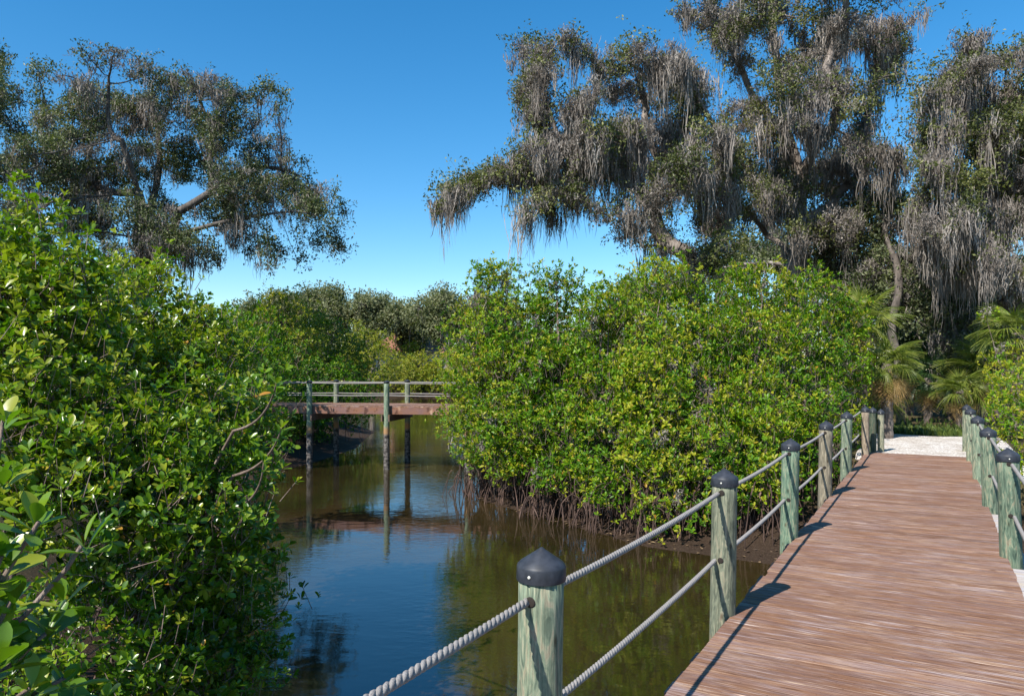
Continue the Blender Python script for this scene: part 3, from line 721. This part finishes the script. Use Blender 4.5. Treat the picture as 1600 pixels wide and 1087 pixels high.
# second row of the wall, seen only over and between the first
for lab, bl, bb in [
 ('back-row mangrove filling the gap behind the bank point', [(830, 520, 60, 19), (850, 600, 60, 18.5), (830, 680, 50, 18)], (.6, 18.6)),
 ('back-row mangrove under the left limbs of the mossy oak', [(990, 500, 55, 18), (990, 590, 60, 17.4)], (3.0, 17.4)),
 ('back-row mangrove between the two oak trunks', [(1150, 485, 55, 18), (1150, 590, 60, 17)], (5.2, 17.2)),
 ('back-row mangrove beside the palm with long drooping fronds', [(1245, 490, 50, 18.2), (1250, 580, 50, 17.5)], (6.9, 17.8))]:
    blb = B(bl); area = sum(b_[3]**2 for b_ in blb)
    mangrove('mangrove_tree', lab, GR, blb, (*bb, gz(*bb)), int(1000*area), .12, 'mid', 'mangrove_leaf', 6, 4, 200, .3, .22, .004, .05, 0, tmean=.45, mossn=16)

# left bank: large near mangroves
GL = 'mangroves along the left bank'
LB = [
 ('big glossy mangrove filling the lower left, leaning over the water', [(315, 800, 78, 5.6), (330, 920, 70, 6.2), (270, 720, 95, 5.8), (335, 650, 70, 6.4), (250, 880, 100, 5.9), (180, 780, 105, 5.1), (300, 1020, 95, 6.0), (380, 700, 32, 6.4), (362, 860, 44, 5.8), (180, 1000, 120, 5.4), (392, 955, 32, 6.3), (330, 1060, 55, 6.0)], (-2.9, 5.9), 'near_leaf', 1.0, .55),
 ('tall mangrove at the left edge with shoots against the dark oak', [(40, 430, 62, 6.0), (30, 350, 26, 6.1), (45, 300, 12, 6.1), (95, 500, 70, 6.0), (25, 510, 90, 5.7), (80, 610, 95, 5.5), (-60, 450, 80, 6.0), (20, 700, 110, 5.1), (-90, 600, 110, 5.6), (130, 425, 26, 6.3), (130, 680, 80, 5.4)], (-4.2, 6.2), 'near_leaf', 1.0, .72),
 ('rounded mangrove in the middle of the left bank with yellow top leaves', [(230, 500, 75, 7.8), (300, 545, 60, 7.8), (190, 580, 90, 7.2), (270, 620, 80, 7.0), (330, 580, 40, 7.8), (150, 470, 50, 7.8)], (-4.1, 8.0), 'near_leaf', 1.0, .78),
 ('smaller mangrove at the water edge left of the far footbridge', [(375, 610, 50, 12.5), (350, 540, 40, 13), (385, 680, 42, 12), (335, 660, 50, 12.5)], (-4.9, 12.9), 'mangrove_leaf', 1.0, .45)]
for lab, bl, bb, lm, dn, tm in LB:
    blb = B(bl); area = sum(b_[3]**2 for b_ in blb); far = lm == 'mangrove_leaf'
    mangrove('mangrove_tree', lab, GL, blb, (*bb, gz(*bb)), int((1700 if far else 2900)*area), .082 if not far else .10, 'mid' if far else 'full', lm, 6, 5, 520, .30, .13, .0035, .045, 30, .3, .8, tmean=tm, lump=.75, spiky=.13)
# the sprig close to the lens
def near_sprigs():
    base = np.array([-2.35, 1.2, gz(-2.35, 1.2)]); T = tag(empty('mangrove_shrub', base), 'closest mangrove shrub with very large leaves at the bottom left corner', 'mangrove', GL)
    tips = [(55, 815, 1.50), (130, 850, 1.62), (5, 870, 1.45), (20, 940, 1.5), (75, 985, 1.6), (0, 1030, 1.42), (100, 1060, 1.6), (50, 1075, 1.5), (8, 655, 1.9), (-60, 950, 1.5), (160, 1095, 1.7), (-40, 860, 1.4), (30, 1130, 1.5)]
    bw = Buf(); hub = P(-150, 1150, 1.45)
    tube(bw, np.array([base, base*.5+hub*.5+np.array([-.1, 0, .1]), hub])-base, np.array([.022, .018, .014]), 8); bw.obj('stem', M['mangrove_bark'], T, True)
    for px, py, Y in tips:
        bw = Buf(); lf = Buf(); p = P(px, py, Y); mid = hub*.45+p*.55+np.array([0, 0, -.03])
        f = np.linspace(0, 1, 9)[:, None]; q = hub*(1-f)**2+2*mid*f*(1-f)+p*f*f; q += rng.normal(0, .003, q.shape); tube(bw, q-base, np.linspace(.008, .0045, 9), 6)
        for rr in range(2):
            c = p if rr == 0 else q[6]+rng.normal(0, .02, 3)
            ax = np.array([[rng.normal(.15, .25), rng.normal(-.1, .25), 1.0]])
            rosettes(lf, np.array([c-base]), ax, 8, .097, 'full', np.array([rng.uniform(.35, .85)]), lambda z_: clear(z_+base))
        w_ = bw.obj('branch', M['mangrove_bark'], T, True); lf.obj('leaves', M['near_leaf'], w_, True)
near_sprigs()
# sprig reaching out in front of the far bridge
def reach_sprig():
    base = np.array([-3.35, 6.2, gz(-3.35, 6.2)]); T = tag(empty('mangrove_shrub', base), 'thin mangrove shrub reaching out in front of the far footbridge, with an orange leaf', 'mangrove', GL)
    for px, py, Y in ((432, 598, 4.4), (440, 668, 4.9), (412, 720, 5.0)):
        bw = Buf(); lf = Buf()
        p = P(px, py, Y); s0 = P(365, py+75, 5.4); f = np.linspace(0, 1, 10)[:, None]; mid = (s0+p)/2+np.array([.1, 0, -.1]); q = s0*(1-f)**2+2*mid*f*(1-f)+p*f*f
        pts = np.vstack([[base, base+np.array([.05, -.1, .5])], q]); tube(bw, pts-base, np.linspace(.014, .004, 12), 6)
        rosettes(lf, np.array([p-base, q[8]-base+np.array([.02, 0, 0])]), np.array([[.2, -.2, 1.], [.6, -.3, .6]]), 8, .095, 'full', np.array([.75, .5]))
        if px == 432: place_leaves(lf, np.array([q[8]-base]), np.array([[-.9, -.2, -.1]]), np.array([[0, -.5, 1.]]), np.array([.09]), np.array([1.0]), 'full')
        w_ = bw.obj('branch', M['mangrove_bark'], T, True); lf.obj('leaves', M['near_leaf'], w_, True)
reach_sprig()

# thickets around and behind the far footbridge
GB = 'bushes behind the far footbridge'
BK = [
 ('dark bush on the shaded bank at the left end of the far footbridge', [(380, 560, 45, 21), (420, 600, 40, 24.5), (400, 520, 40, 24), (350, 530, 40, 22), (360, 640, 40, 21)], (-8.2, 23.5), 'mangrove_leaf', .3),
 ('dark mangrove with low roots just behind the far footbridge', [(460, 575, 42, 27.5), (500, 600, 40, 28), (440, 630, 38, 27), (490, 645, 30, 27.5), (540, 610, 36, 29), (530, 645, 26, 29), (570, 628, 22, 31), (440, 670, 30, 25.5), (490, 668, 26, 26.5), (470, 640, 36, 26)], (-7.6, 29.2), 'mangrove_leaf', .3),
 ('tall yellow green bush behind the left end of the far footbridge', [(440, 500, 42, 34), (410, 530, 40, 33), (465, 540, 40, 33), (430, 575, 40, 33)], (-11, 34), 'lime_leaf', .7),
 ('bush with olive leaves right of the tall yellow green bush', [(510, 535, 40, 36), (545, 560, 35, 37), (500, 590, 38, 36), (480, 500, 25, 38)], (-9.6, 38), 'lime_leaf', .45),
 ('pointed bush with golden top above the far footbridge', [(565, 545, 30, 44), (560, 520, 16, 44), (590, 575, 35, 43), (545, 590, 35, 43), (600, 535, 18, 45)], (-10, 46), 'lime_leaf', .75)]
for lab, bl, bb, lm, tm in BK:
    blb = B(bl); area = sum(b_[3]**2 for b_ in blb)
    mangrove('shrub', lab, GB, blb, (*bb, gz(*bb)), int(460*area), .16, 'small', lm, 6, 5, 260, .3, .3, .006, .06, 25 if lm == 'mangrove_leaf' else 0, 1.5, 1.2, tmean=tm, lump=.6, cat='bush')
for i, (lab, px, py, r_, Y) in enumerate([
 ('lime bush on the far shore, just left of the creek bend', 620, 585, 30, 79), ('lime bush on the far shore, centre of the gap above the far bridge', 655, 580, 30, 81), ('lime bush on the far shore beside the right mangrove wall', 695, 578, 32, 80),
 ('far shore bush below the red roof', 640, 565, 28, 90), ('far shore bush hidden behind the right mangrove wall', 740, 575, 36, 84)]):
    blb = B([(px, py, r_, Y), (px-14, py+14, r_*.8, Y), (px+16, py+12, r_*.8, Y-1)]); c = P(px, py, Y); area = sum(b_[3]**2 for b_ in blb)
    mangrove('shrub', lab, 'lime bushes on the far shore', blb, (c[0], Y+.5, gz(c[0], Y+.5)), int(120*area), .26, 'small', 'lime_leaf', 6, 4, 90, .3, .6, .012, .08, 10, 2.0, 1.4, tmean=.8, lump=.5, cat='bush')

def oak(label, group, bl, trunks, leafn, mossn, leafm='oak_leaf', leaf=.085, attr_n=900, step=.32, basr=.32, tip=.012, ml=(.35, .95), mossw=.03, dens=.35, msp=.16, cat='oak tree', strands=8, spr=.30, barkm='oak_bark'):
    base = np.array(trunks[0][0], float); T = tag(empty('oak_tree', base), label, cat, group)
    ap, _ = blob_points(bl, attr_n, .5, .1)
    nodes, par = grow(ap, trunks, step)
    r_ = radii(nodes, par, tip, 2.2, basr)
    bf = Buf(); limbs(bf, nodes-base, par, r_)
    # twigs and leaf sprays at the thin ends
    kids = np.bincount(par[par >= 0], minlength=len(nodes)); thin = np.where(r_ < tip*2.6)[0]
    rep = max(1, leafn//max(1, len(thin)*9)); lf = Buf()
    Bl = np.array(bl)
    for q in range(rep):
        c = nodes[thin]+rng.normal(0, spr, (len(thin), 3)); 
        okc = .55*vnoise(c, 1.9)+.45*vnoise(c, .8) > dens; c = c[okc]; par0 = nodes[thin][okc]
        if q < 4: segs(bf, par0-base, c-base, np.full(len(c), tip*.6), np.full(len(c), tip*.35), 3)
        k = len(c); tn = .45+.45*(vnoise(c, .9)-.5)*2
        for j in range(9):
            p = c+rng.normal(0, leaf*.9, (k, 3)); ax = rand_dirs(k)+np.array([0, 0, .25]); nr = rand_dirs(k)+np.array([0, 0, .9])
            place_leaves(lf, p-base, ax, nr, leaf*rng.uniform(.75, 1.4, k), np.clip(tn+rng.normal(0, .2, k), 0, 1), 'small')
    bf.obj('trunk', M[barkm], T, True); lf.obj('crown', M[leafm], T)
    if mossn:
        mb = Buf(); hang = np.where((r_ < basr*.45) & (nodes[:, 2] > 1.0))[0]
        dn_ = np.clip((.6*vnoise(nodes[hang]+11, 1.7)+.4*vnoise(nodes[hang]+5, .6)-.38)*5, .03, 1); dn_ /= dn_.sum()
        ch = rng.choice(hang, mossn, p=dn_); pp = nodes[ch]+rng.normal(0, .13, (mossn, 3))
        moss_tufts(mb, pp-base, ml[0], ml[1]*1.3, strands, mossw, msp, base); mb.obj('hanging_moss', M['moss'], T)
    return T
def TP(pts, Y, base_xy=None):
    o = []
    for e in pts:
        y = Y+(e[2] if len(e) > 2 else 0); o.append(P(e[0], e[1], y))
    return o
def rooted(pl):
    p = pl[0]; b_ = np.array([p[0], p[1], gz(p[0], p[1])-.1]); return [b_]+list(pl)
GO = 'moss draped oaks'
# left oak
cl = [(150,85,30),(200,95,35),(110,120,30),(60,115,25),(250,130,35),(320,130,35),(360,150,35),(420,150,30),(150,160,45),(210,180,45),(280,200,40),(350,210,45),(420,220,40),(460,260,35),(500,290,28),(530,325,18),(300,260,45),(370,270,45),(430,290,35),(480,320,25),(100,200,50),(60,250,50),(120,280,50),(180,260,45),(230,250,40),(350,330,32),(260,360,40),(200,330,40),(150,350,40),(320,400,30),(290,390,35),(240,400,30),(450,350,25),(440,390,20),(400,395,15),(420,425,12),(470,415,12),(505,375,15),(533,395,8),(370,350,22),(60,330,60),(180,400,35),(220,440,30)]
oak('large spreading oak at left with thin grey moss, its right limbs drooping against the sky', GO, blobs_px(cl, 30, 3.2, .75), 
    [rooted(TP([(232, 520), (232, 420), (225, 345), (215, 300)], 30)), TP([(215, 300), (190, 220, -1), (170, 130, -1)], 30), TP([(225, 345), (250, 250, 1.5), (235, 160, 1.5)], 30), TP([(232, 400), (280, 330, -1), (330, 300, -1), (330, 200, 0), (310, 150, 0)], 30), TP([(232, 400), (300, 360, -2), (380, 340, -2), (460, 330, -2), (520, 350, -2)], 30), TP([(215, 300), (120, 260, 1), (60, 200, 1)], 30), TP([(330, 300, -1), (400, 260, 1), (480, 280, 1)], 30)],
    165000, 2300, leaf=.105, attr_n=3400, step=.27, basr=.30, tip=.012, ml=(.3, .9), mossw=.017, dens=.48, strands=12, spr=.20, barkm='shaded_bark')
cl = [(-5,85,25),(22,75,12),(10,140,35),(15,200,45),(0,260,50),(-60,150,60),(-80,250,70),(-50,350,70),(0,330,50),(-130,180,70),(40,400,50),(-20,450,60)]
oak('oak cut off by the left edge, behind the large spreading oak', GO, blobs_px(cl, 33, 3, .75), [rooted(TP([(-60, 520), (-60, 350)], 33)), TP([(-60, 350), (-40, 200), (-10, 120)], 33)], 70000, 500, leaf=.11, attr_n=500, step=.4, basr=.3, tip=.015)
# right oaks
cl = [(800,72,18),(840,70,18),(885,50,14),(830,108,16),(862,105,13),(820,150,14),(840,185,22),(950,95,28),(1000,85,32),(1050,95,33),(930,140,20),(912,165,24),(970,145,35),(1020,145,40),(1080,135,40),(880,205,32),(930,215,35),(835,232,24),(990,205,40),(1050,215,45),(1110,225,40),(810,258,20),(785,266,16),(760,276,16),(738,284,14),(715,294,13),(695,306,10),(684,322,5),(850,272,20),(900,268,26),(960,265,25),(1010,255,35),(1070,265,40),(1120,290,40),(900,318,14),(855,308,12),(815,345,9),(870,340,8),(950,330,12),(1015,320,14),(960,375,10),(1040,365,14),(1110,340,30),(1140,380,30)]
oak('mossiest oak, its long left limbs trailing grey moss far out over the creek', GO, blobs_px(cl, 21, 2.0, .7),
    [rooted(TP([(1092, 520), (1088, 450), (1078, 405)], 21)), TP([(1078, 405), (1050, 385), (1020, 330), (985, 285), (950, 270)], 21), TP([(1050, 385), (1005, 385, -.8), (965, 345, -.8), (920, 318, -.8), (870, 300, -.8)], 21), TP([(1088, 430), (1125, 380, .6), (1130, 290, .6), (1120, 200, .6), (1080, 120, .6)], 21), TP([(950, 270), (900, 240, -.5), (860, 180, -.5), (840, 110, -.5), (870, 70, -.5)], 21), TP([(950, 270), (860, 262, .5), (780, 270, .3), (730, 285, 0), (684, 318, 0)], 21), TP([(1020, 330), (1030, 250, 1), (1010, 170, 1), (1000, 110, 1)], 21)],
    100000, 3300, 'olive_oak_leaf', leaf=.085, attr_n=3200, step=.20, basr=.25, tip=.009, ml=(.3, 1.0), mossw=.013, dens=.50, msp=.10, strands=16, spr=.22)
cl = [(1090,10,36),(1130,40,40),(1170,20,45),(1220,10,40),(1270,25,35),(1320,30,40),(1360,55,35),(1410,30,30),(1448,15,14),(1380,105,30),(1400,70,25),(1200,-60,60),(1300,-60,60),(1100,-50,40),(1390,-30,40),(1200,135,38),(1170,185,48),(1230,200,45),(1270,150,26),(1330,235,42),(1375,240,38),(1300,265,50),(1250,285,45),(1350,300,45),(1320,350,40),(1200,260,50),(1150,230,40),(1170,305,40),(1290,330,30),(1385,330,30),(1240,350,20),(1330,170,25),(1365,180,25),(1160,100,30),(1250,95,26),(1285,65,26),(1305,125,22),(1412,115,16),(1425,300,20)]
oak('tallest oak, its mossy crown running out of the top of the picture', GO, blobs_px(cl, 24, 2.5, .7),
    [rooted(TP([(1232, 520), (1238, 430), (1252, 360), (1250, 290)], 24)), TP([(1250, 290), (1225, 200), (1215, 100), (1212, 0), (1205, -60)], 24), TP([(1250, 290), (1300, 200, -1), (1290, 110, -1), (1320, 30, -1), (1330, -50, -1)], 24), TP([(1240, 420), (1200, 370, 1), (1160, 330, 1), (1130, 260, 1)], 24), TP([(1250, 340), (1310, 300, .5), (1360, 250, .5), (1370, 130, .5), (1400, 50, .5)], 24), TP([(1225, 200), (1160, 110, .7), (1110, 30, .7)], 24)],
    105000, 3800, 'olive_oak_leaf', leaf=.092, attr_n=3400, step=.23, basr=.31, tip=.010, ml=(.35, 1.15), mossw=.015, dens=.50, msp=.12, strands=16, spr=.24)
cl = [(1520,62,26),(1478,112,20),(1540,92,32),(1590,82,22),(1500,142,32),(1560,150,35),(1432,130,16),(1440,172,18),(1480,200,30),(1540,212,40),(1590,190,35),(1458,250,26),(1500,282,40),(1560,282,40),(1605,262,40),(1440,312,20),(1480,342,40),(1540,342,40),(1605,332,40),(1650,200,60),(1500,402,35),(1560,402,40),(1605,425,40),(1430,380,26),(1428,215,18),(1425,330,18),(1660,320,60),(1650,100,50)]
oak('oak at the right edge with a pale bare branch and heavy moss curtains', GO, blobs_px(cl, 20, 2.0, .7),
    [rooted(TP([(1578, 560), (1575, 470), (1560, 380), (1550, 300)], 20)), TP([(1550, 300), (1530, 200), (1510, 120), (1525, 70)], 20), TP([(1560, 380), (1600, 280), (1620, 180)], 20), TP([(1560, 400), (1500, 340, -.6), (1450, 280, -.6), (1440, 180, -.6)], 20)],
    90000, 3500, 'olive_oak_leaf', leaf=.082, attr_n=2600, step=.20, basr=.25, tip=.009, ml=(.35, 1.1), mossw=.013, dens=.50, msp=.10, strands=16, spr=.22)
cl = [(1300,400,40),(1350,395,45),(1400,420,45),(1400,475,40),(1340,450,35),(1440,480,40),(1385,345,40),(1430,420,40),(1470,460,40),(1500,500,40),(1270,380,30),(1460,360,35),(1408,520,22,21),(1398,470,26,21),(1405,560,16,21)]
oak('shaded oak behind the bridge end, with a straight dark trunk beside the shell path', GO, blobs_px(cl, 24, 2.0),
    [rooted(TP([(1407, 640, -3.0), (1405, 560, -3.0), (1402, 470, -2.5), (1396, 400, -2), (1380, 330, -1), (1350, 300, 0)], 24)), TP([(1396, 400, -2), (1450, 440), (1480, 460)], 24)],
    46000, 1100, 'oak_leaf', leaf=.10, attr_n=700, step=.32, basr=.115, tip=.012, ml=(.4, 1.1), mossw=.018, strands=12, barkm='shaded_bark', dens=.36)
cl = [(1200,380,50),(1290,440,50),(1150,420,45),(1060,440,40),(1340,500,50),(1430,540,50),(1520,560,50),(1600,520,60),(1560,470,50),(1640,430,60),(1480,400,50),(1010,455,24),(1380,440,50)]
oak('dim oak deep in the wood, showing between the nearer mossy trunks', GO, blobs_px(cl, 36, 4), [rooted(TP([(1330, 560), (1330, 480)], 36)), TP([(1330, 480), (1200, 410), (1080, 430)], 36), TP([(1330, 480), (1450, 470), (1580, 480)], 36)], 60000, 1300, leaf=.14, attr_n=700, step=.5, basr=.3, tip=.018, mossw=.04, dens=.3)

# far oaks on the horizon
GF = 'far oaks on the skyline'
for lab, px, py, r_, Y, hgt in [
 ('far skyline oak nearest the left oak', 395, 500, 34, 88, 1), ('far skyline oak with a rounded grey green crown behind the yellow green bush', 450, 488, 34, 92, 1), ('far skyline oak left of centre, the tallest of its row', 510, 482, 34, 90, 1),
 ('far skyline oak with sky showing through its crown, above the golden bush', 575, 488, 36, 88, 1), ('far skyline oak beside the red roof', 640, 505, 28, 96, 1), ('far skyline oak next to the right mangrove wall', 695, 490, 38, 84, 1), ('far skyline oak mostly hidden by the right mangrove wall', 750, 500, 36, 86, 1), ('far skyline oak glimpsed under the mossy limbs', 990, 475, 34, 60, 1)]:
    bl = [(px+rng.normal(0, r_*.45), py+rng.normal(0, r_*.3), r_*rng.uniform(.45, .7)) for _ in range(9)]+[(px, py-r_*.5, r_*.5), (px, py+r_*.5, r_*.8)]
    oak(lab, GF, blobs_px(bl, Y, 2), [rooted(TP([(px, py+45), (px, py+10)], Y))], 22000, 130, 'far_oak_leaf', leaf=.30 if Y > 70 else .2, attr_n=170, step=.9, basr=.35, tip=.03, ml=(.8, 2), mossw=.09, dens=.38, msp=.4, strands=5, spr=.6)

# house glimpsed between the far oaks
hc = P(628, 540, 100); H = tag(empty('house', (hc[0]+1.2, 100, -1.3), .3), 'distant pale house with a red tiled roof, glimpsed between the far oaks', 'house')
bf = Buf(); box(bf, -5, 5, -4, 4, 0, 5.0); bf.obj('wall', M['house_wall'], H)
bf = Buf(); bf.add([(-5.6, -4.6, 5.0), (5.6, -4.6, 5.0), (5.6, 4.6, 5.0), (-5.6, 4.6, 5.0), (-2.5, 0, 7.6), (2.5, 0, 7.6)], {4: [(0, 1, 5, 4), (2, 3, 4, 5), (3, 2, 1, 0)], 3: [(1, 2, 5), (3, 0, 4)]}); bf.obj('roof', M['roof_tile'], H)
for wx in (-3, 0, 3):
    bf = Buf(); box(bf, wx-.6, wx+.6, -4.06, -4.005, 2.2, 3.8); wi = bf.obj('window', M['window_glass'], H)
    bf = Buf(); box(bf, wx-.68, wx+.68, -4.09, -4.065, 3.8, 3.9); box(bf, wx-.68, wx+.68, -4.09, -4.065, 2.1, 2.2); bf.obj('frame', M['frame_white'], wi)

# ---------------------------------------------------------------- palms
def frond_mesh(name, material, nb=34, L=1.0, droop=.35, pet=.7):
    """a fan frond: stalk along +y then blades radiating"""
    bf = Buf(); tube(bf, [(0, 0, 0), (0, pet*.5, .03), (0, pet, 0)], np.array([.016, .012, .008]), 5, .3)
    for i in range(nb):
        a = R(-115+230*i/(nb-1))+random.gauss(0, .03); Lb = L*(.62+.38*math.cos(a*.55))*random.uniform(.9, 1.06); wd = .024*random.uniform(.8, 1.2)
        V = []; t = random.uniform(.2, .9)
        for f in (0, .3, .6, .85, 1.0):
            r_ = Lb*f; z = -droop*Lb*f**2.2*(1+.35*abs(a)); cx, cy = math.sin(a), math.cos(a)
            wv = wd*(.4+1.2*f if f < .4 else 1.05*(1-f)+.02)
            V += [(cx*r_-cy*wv, pet+cy*r_*.96+cx*wv, z+.01), (cx*r_, pet+cy*r_*.96, z-.005), (cx*r_+cy*wv, pet+cy*r_*.96-cx*wv, z+.01)]
        fc = []
        for q in range(4): s_ = q*3; fc += [(s_, s_+1, s_+4, s_+3), (s_+1, s_+2, s_+5, s_+4)]
        bf.add(V, {4: fc}, t)
    return bf.mesh(name, M[material])
FR = {k: [frond_mesh('frond', k, random.choice([30, 36]), 1.0, dr) for dr in (.25, .4, .6)] for k in ('palm_leaf', 'shaded_palm_leaf')}
DEAD = [frond_mesh('dead_frond', 'dead_palm_leaf', 26, .8, .9) for _ in range(2)]
def palm(label, px, py, Y, size, fronds, dead, material, group='cabbage palms beside the bridge end', trunk_r=.14, low=-.5):
    c = P(px, py, Y); g = gz(c[0], c[1]); T = tag(empty('cabbage_palm', (c[0], c[1], g)), label, 'palm tree', group); hh = c[2]-g
    bf = Buf(); k = 14
    if hh > .5: lathe(bf, [(trunk_r*(1.15 if i % 2 else 1.0)*(1.1-.15*i/k), hh*i/k) for i in range(k+1)], 14); bf.obj('trunk', M['palm_bark'], T)
    else: lathe(bf, [(trunk_r, 0), (trunk_r*.9, max(.15, hh*.6)), (trunk_r*.5, max(.3, hh))], 12); bf.obj('trunk', M['palm_bark'], T)
    for i in range(fronds+dead):
        dd = i >= fronds; me = random.choice(DEAD) if dd else random.choice(FR[material])
        o = bpy.data.objects.new('dead_frond' if dd else 'frond', me); C.objects.link(o); o.parent = T; o.location = (0, 0, max(hh, .2))
        az = i*2.4+random.gauss(0, .2); el = R(-72+random.gauss(0, 8)) if dd else R(80-(80-low*60)*((i+.5)/fronds)**.8+random.gauss(0, 6))
        o.rotation_euler = Matrix.Rotation(az, 3, 'Z').to_4x4().to_euler() if False else (Matrix.Rotation(az, 4, 'Z') @ Matrix.Rotation(el, 4, 'X') @ Matrix.Rotation(random.gauss(0, .3), 4, 'Y')).to_euler()
        s_ = size*random.uniform(.85, 1.12)*(1.35 if dd and material == 'palm_leaf' and size < .5 and py < 600 else 1); o.scale = (s_, s_, s_)
    return T
palm('sunlit palm with tan dead fronds hanging at the left end of the shell path', 1386, 568, 16.4, .46, 24, 16, 'palm_leaf', trunk_r=.11)
palm('palm with long drooping fronds behind the mangrove wall', 1345, 500, 18.5, .66, 22, 5, 'palm_leaf')
palm('tall dark palm in the shade left of the thick oak trunk', 1490, 455, 22.5, .85, 24, 6, 'shaded_palm_leaf')
palm('bright drooping palm right of the dark gap at the path end', 1535, 575, 20.5, .72, 24, 8, 'palm_leaf')
palm('short dark palm in the middle of the gap behind the path', 1450, 590, 21.5, .65, 20, 5, 'shaded_palm_leaf', trunk_r=.1)
palm('low palm under the straight dark trunk', 1370, 630, 19.5, .45, 18, 8, 'palm_leaf', trunk_r=.1)
palm('bright upright palm at the right edge above the yellow bush', 1590, 520, 17.5, .65, 24, 4, 'palm_leaf')
palm('dark palm behind the long drooping palm', 1420, 560, 25, .9, 20, 6, 'shaded_palm_leaf')
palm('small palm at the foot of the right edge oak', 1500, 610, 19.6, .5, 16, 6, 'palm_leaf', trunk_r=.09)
palm('dark palm deep in the wood at the right', 1545, 520, 25, 1.0, 20, 5, 'shaded_palm_leaf')

# shrubs right of the bridge and in the dark gap
GS = 'shrubs at the right end of the bridge'
for lab, bl, bb, lm, tm, sz, dn in [
 ('yellow green mangrove pressing against the right hand posts', [(1585, 650, 36, 12.0), (1610, 700, 45, 11.0), (1575, 600, 34, 13.0), (1620, 620, 45, 12)], (9.2, 12.3), 'mangrove_leaf', .7, .09, 1100),
 ('yellow shrub with grey moss behind the last right hand posts', [(1560, 600, 26, 16), (1590, 560, 34, 16.5), (1550, 640, 22, 15.5), (1540, 495, 14, 17), (1600, 620, 36, 16)], (11.2, 16.2), 'mangrove_leaf', .85, .10, 700),
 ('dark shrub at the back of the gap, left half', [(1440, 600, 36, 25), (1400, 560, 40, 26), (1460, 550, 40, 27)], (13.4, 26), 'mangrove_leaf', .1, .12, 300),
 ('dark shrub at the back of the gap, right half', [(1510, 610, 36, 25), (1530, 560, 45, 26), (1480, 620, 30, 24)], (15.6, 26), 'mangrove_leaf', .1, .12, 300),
 ('leafy shrub between the wall of mangroves and the sunlit palm', [(1345, 580, 24, 18.2), (1350, 630, 26, 17.6)], (8.6, 18.4), 'mangrove_leaf', .4, .10, 700)]:
    blb = B(bl); area = sum(b_[3]**2 for b_ in blb)
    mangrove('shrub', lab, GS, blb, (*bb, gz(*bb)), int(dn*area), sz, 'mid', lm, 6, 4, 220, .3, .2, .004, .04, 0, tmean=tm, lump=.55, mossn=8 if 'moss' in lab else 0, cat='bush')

# wood behind everything at the right: one dim mass of undergrowth, nobody could count it
bf = Buf(); k = 26000
x = rng.uniform(4, 60, k); y_ = rng.uniform(30, 52, k)+x*.1; z_ = -.3+5.5*rng.random(k)**1.3*(.5+vnoise(np.stack([x, y_*0, y_*0], 1), .25)); p = np.stack([x, y_, z_], 1)
place_leaves(bf, p, rand_dirs(k), rand_dirs(k)+np.array([0, 0, .6]), rng.uniform(.2, .4, k), rng.uniform(0, .6, k), 'small')
k = 26000; x = -rng.uniform(14, 50, k); y_ = rng.uniform(34, 60, k); z_ = -.3+4.5*rng.random(k)**1.1; p = np.stack([x, y_, z_], 1)
place_leaves(bf, p, rand_dirs(k), rand_dirs(k)+np.array([0, 0, .6]), rng.uniform(.2, .4, k), rng.uniform(0, .6, k), 'small')
k = 60000; x = rng.uniform(-70, 40, k); y_ = rng.uniform(98, 125, k); z_ = -.3+7.5*rng.random(k)**1.1; p = np.stack([x, y_, z_], 1)
place_leaves(bf, p, rand_dirs(k), rand_dirs(k)+np.array([0, 0, .6]), rng.uniform(.4, .9, k), rng.uniform(0, .6, k), 'small')
tag(bf.obj('undergrowth', M['oak_leaf']), 'dim tangled undergrowth filling the wood behind the trees', 'undergrowth', kind='stuff')
# grass strip beyond the path
bf = Buf(); k = 5200; u = rng.uniform(-3.5, 6, k); t = 19.6+rng.exponential(.9, k)*rng.choice([1, 1, 2.2], k); x = u*cT+t*sT; y_ = -u*sT+t*cT
p = np.stack([x, y_, height(x, y_)], 1); ax = np.stack([rng.normal(0, .35, k), rng.normal(0, .35, k), np.ones(k)], 1)
place_leaves(bf, p, ax, rand_dirs(k), rng.uniform(.06, .2, k), rng.random(k), 'small')
tag(bf.obj('grass', M['grass']), 'strip of short green grass beyond the shell path', 'grass', kind='stuff')
# fallen leaves on the mud and under the trees
bf = Buf(); k = 9000; x = rng.uniform(-1, 14, k); y_ = rng.uniform(10, 24, k); d = creek_dist(x, y_); u, t = ut(np.stack([x, y_], 1)); ok = (d > .1) & ~((np.abs(u+.3) < 6.5) & (t > 14.7) & (t < 19.5) & (rng.random(k) < .99)); x, y_ = x[ok], y_[ok]; k = len(x)
p = np.stack([x, y_, height(x, y_)+.012], 1); ax = rand_dirs(k); ax[:, 2] *= .15; nr = rand_dirs(k)*.35+np.array([0, 0, 1])
place_leaves(bf, p, ax, nr, rng.uniform(.05, .11, k), rng.random(k), 'small')
tag(bf.obj('leaf_litter', M['litter']), 'fallen brown leaves scattered over the mud bank', 'leaf litter', kind='stuff')
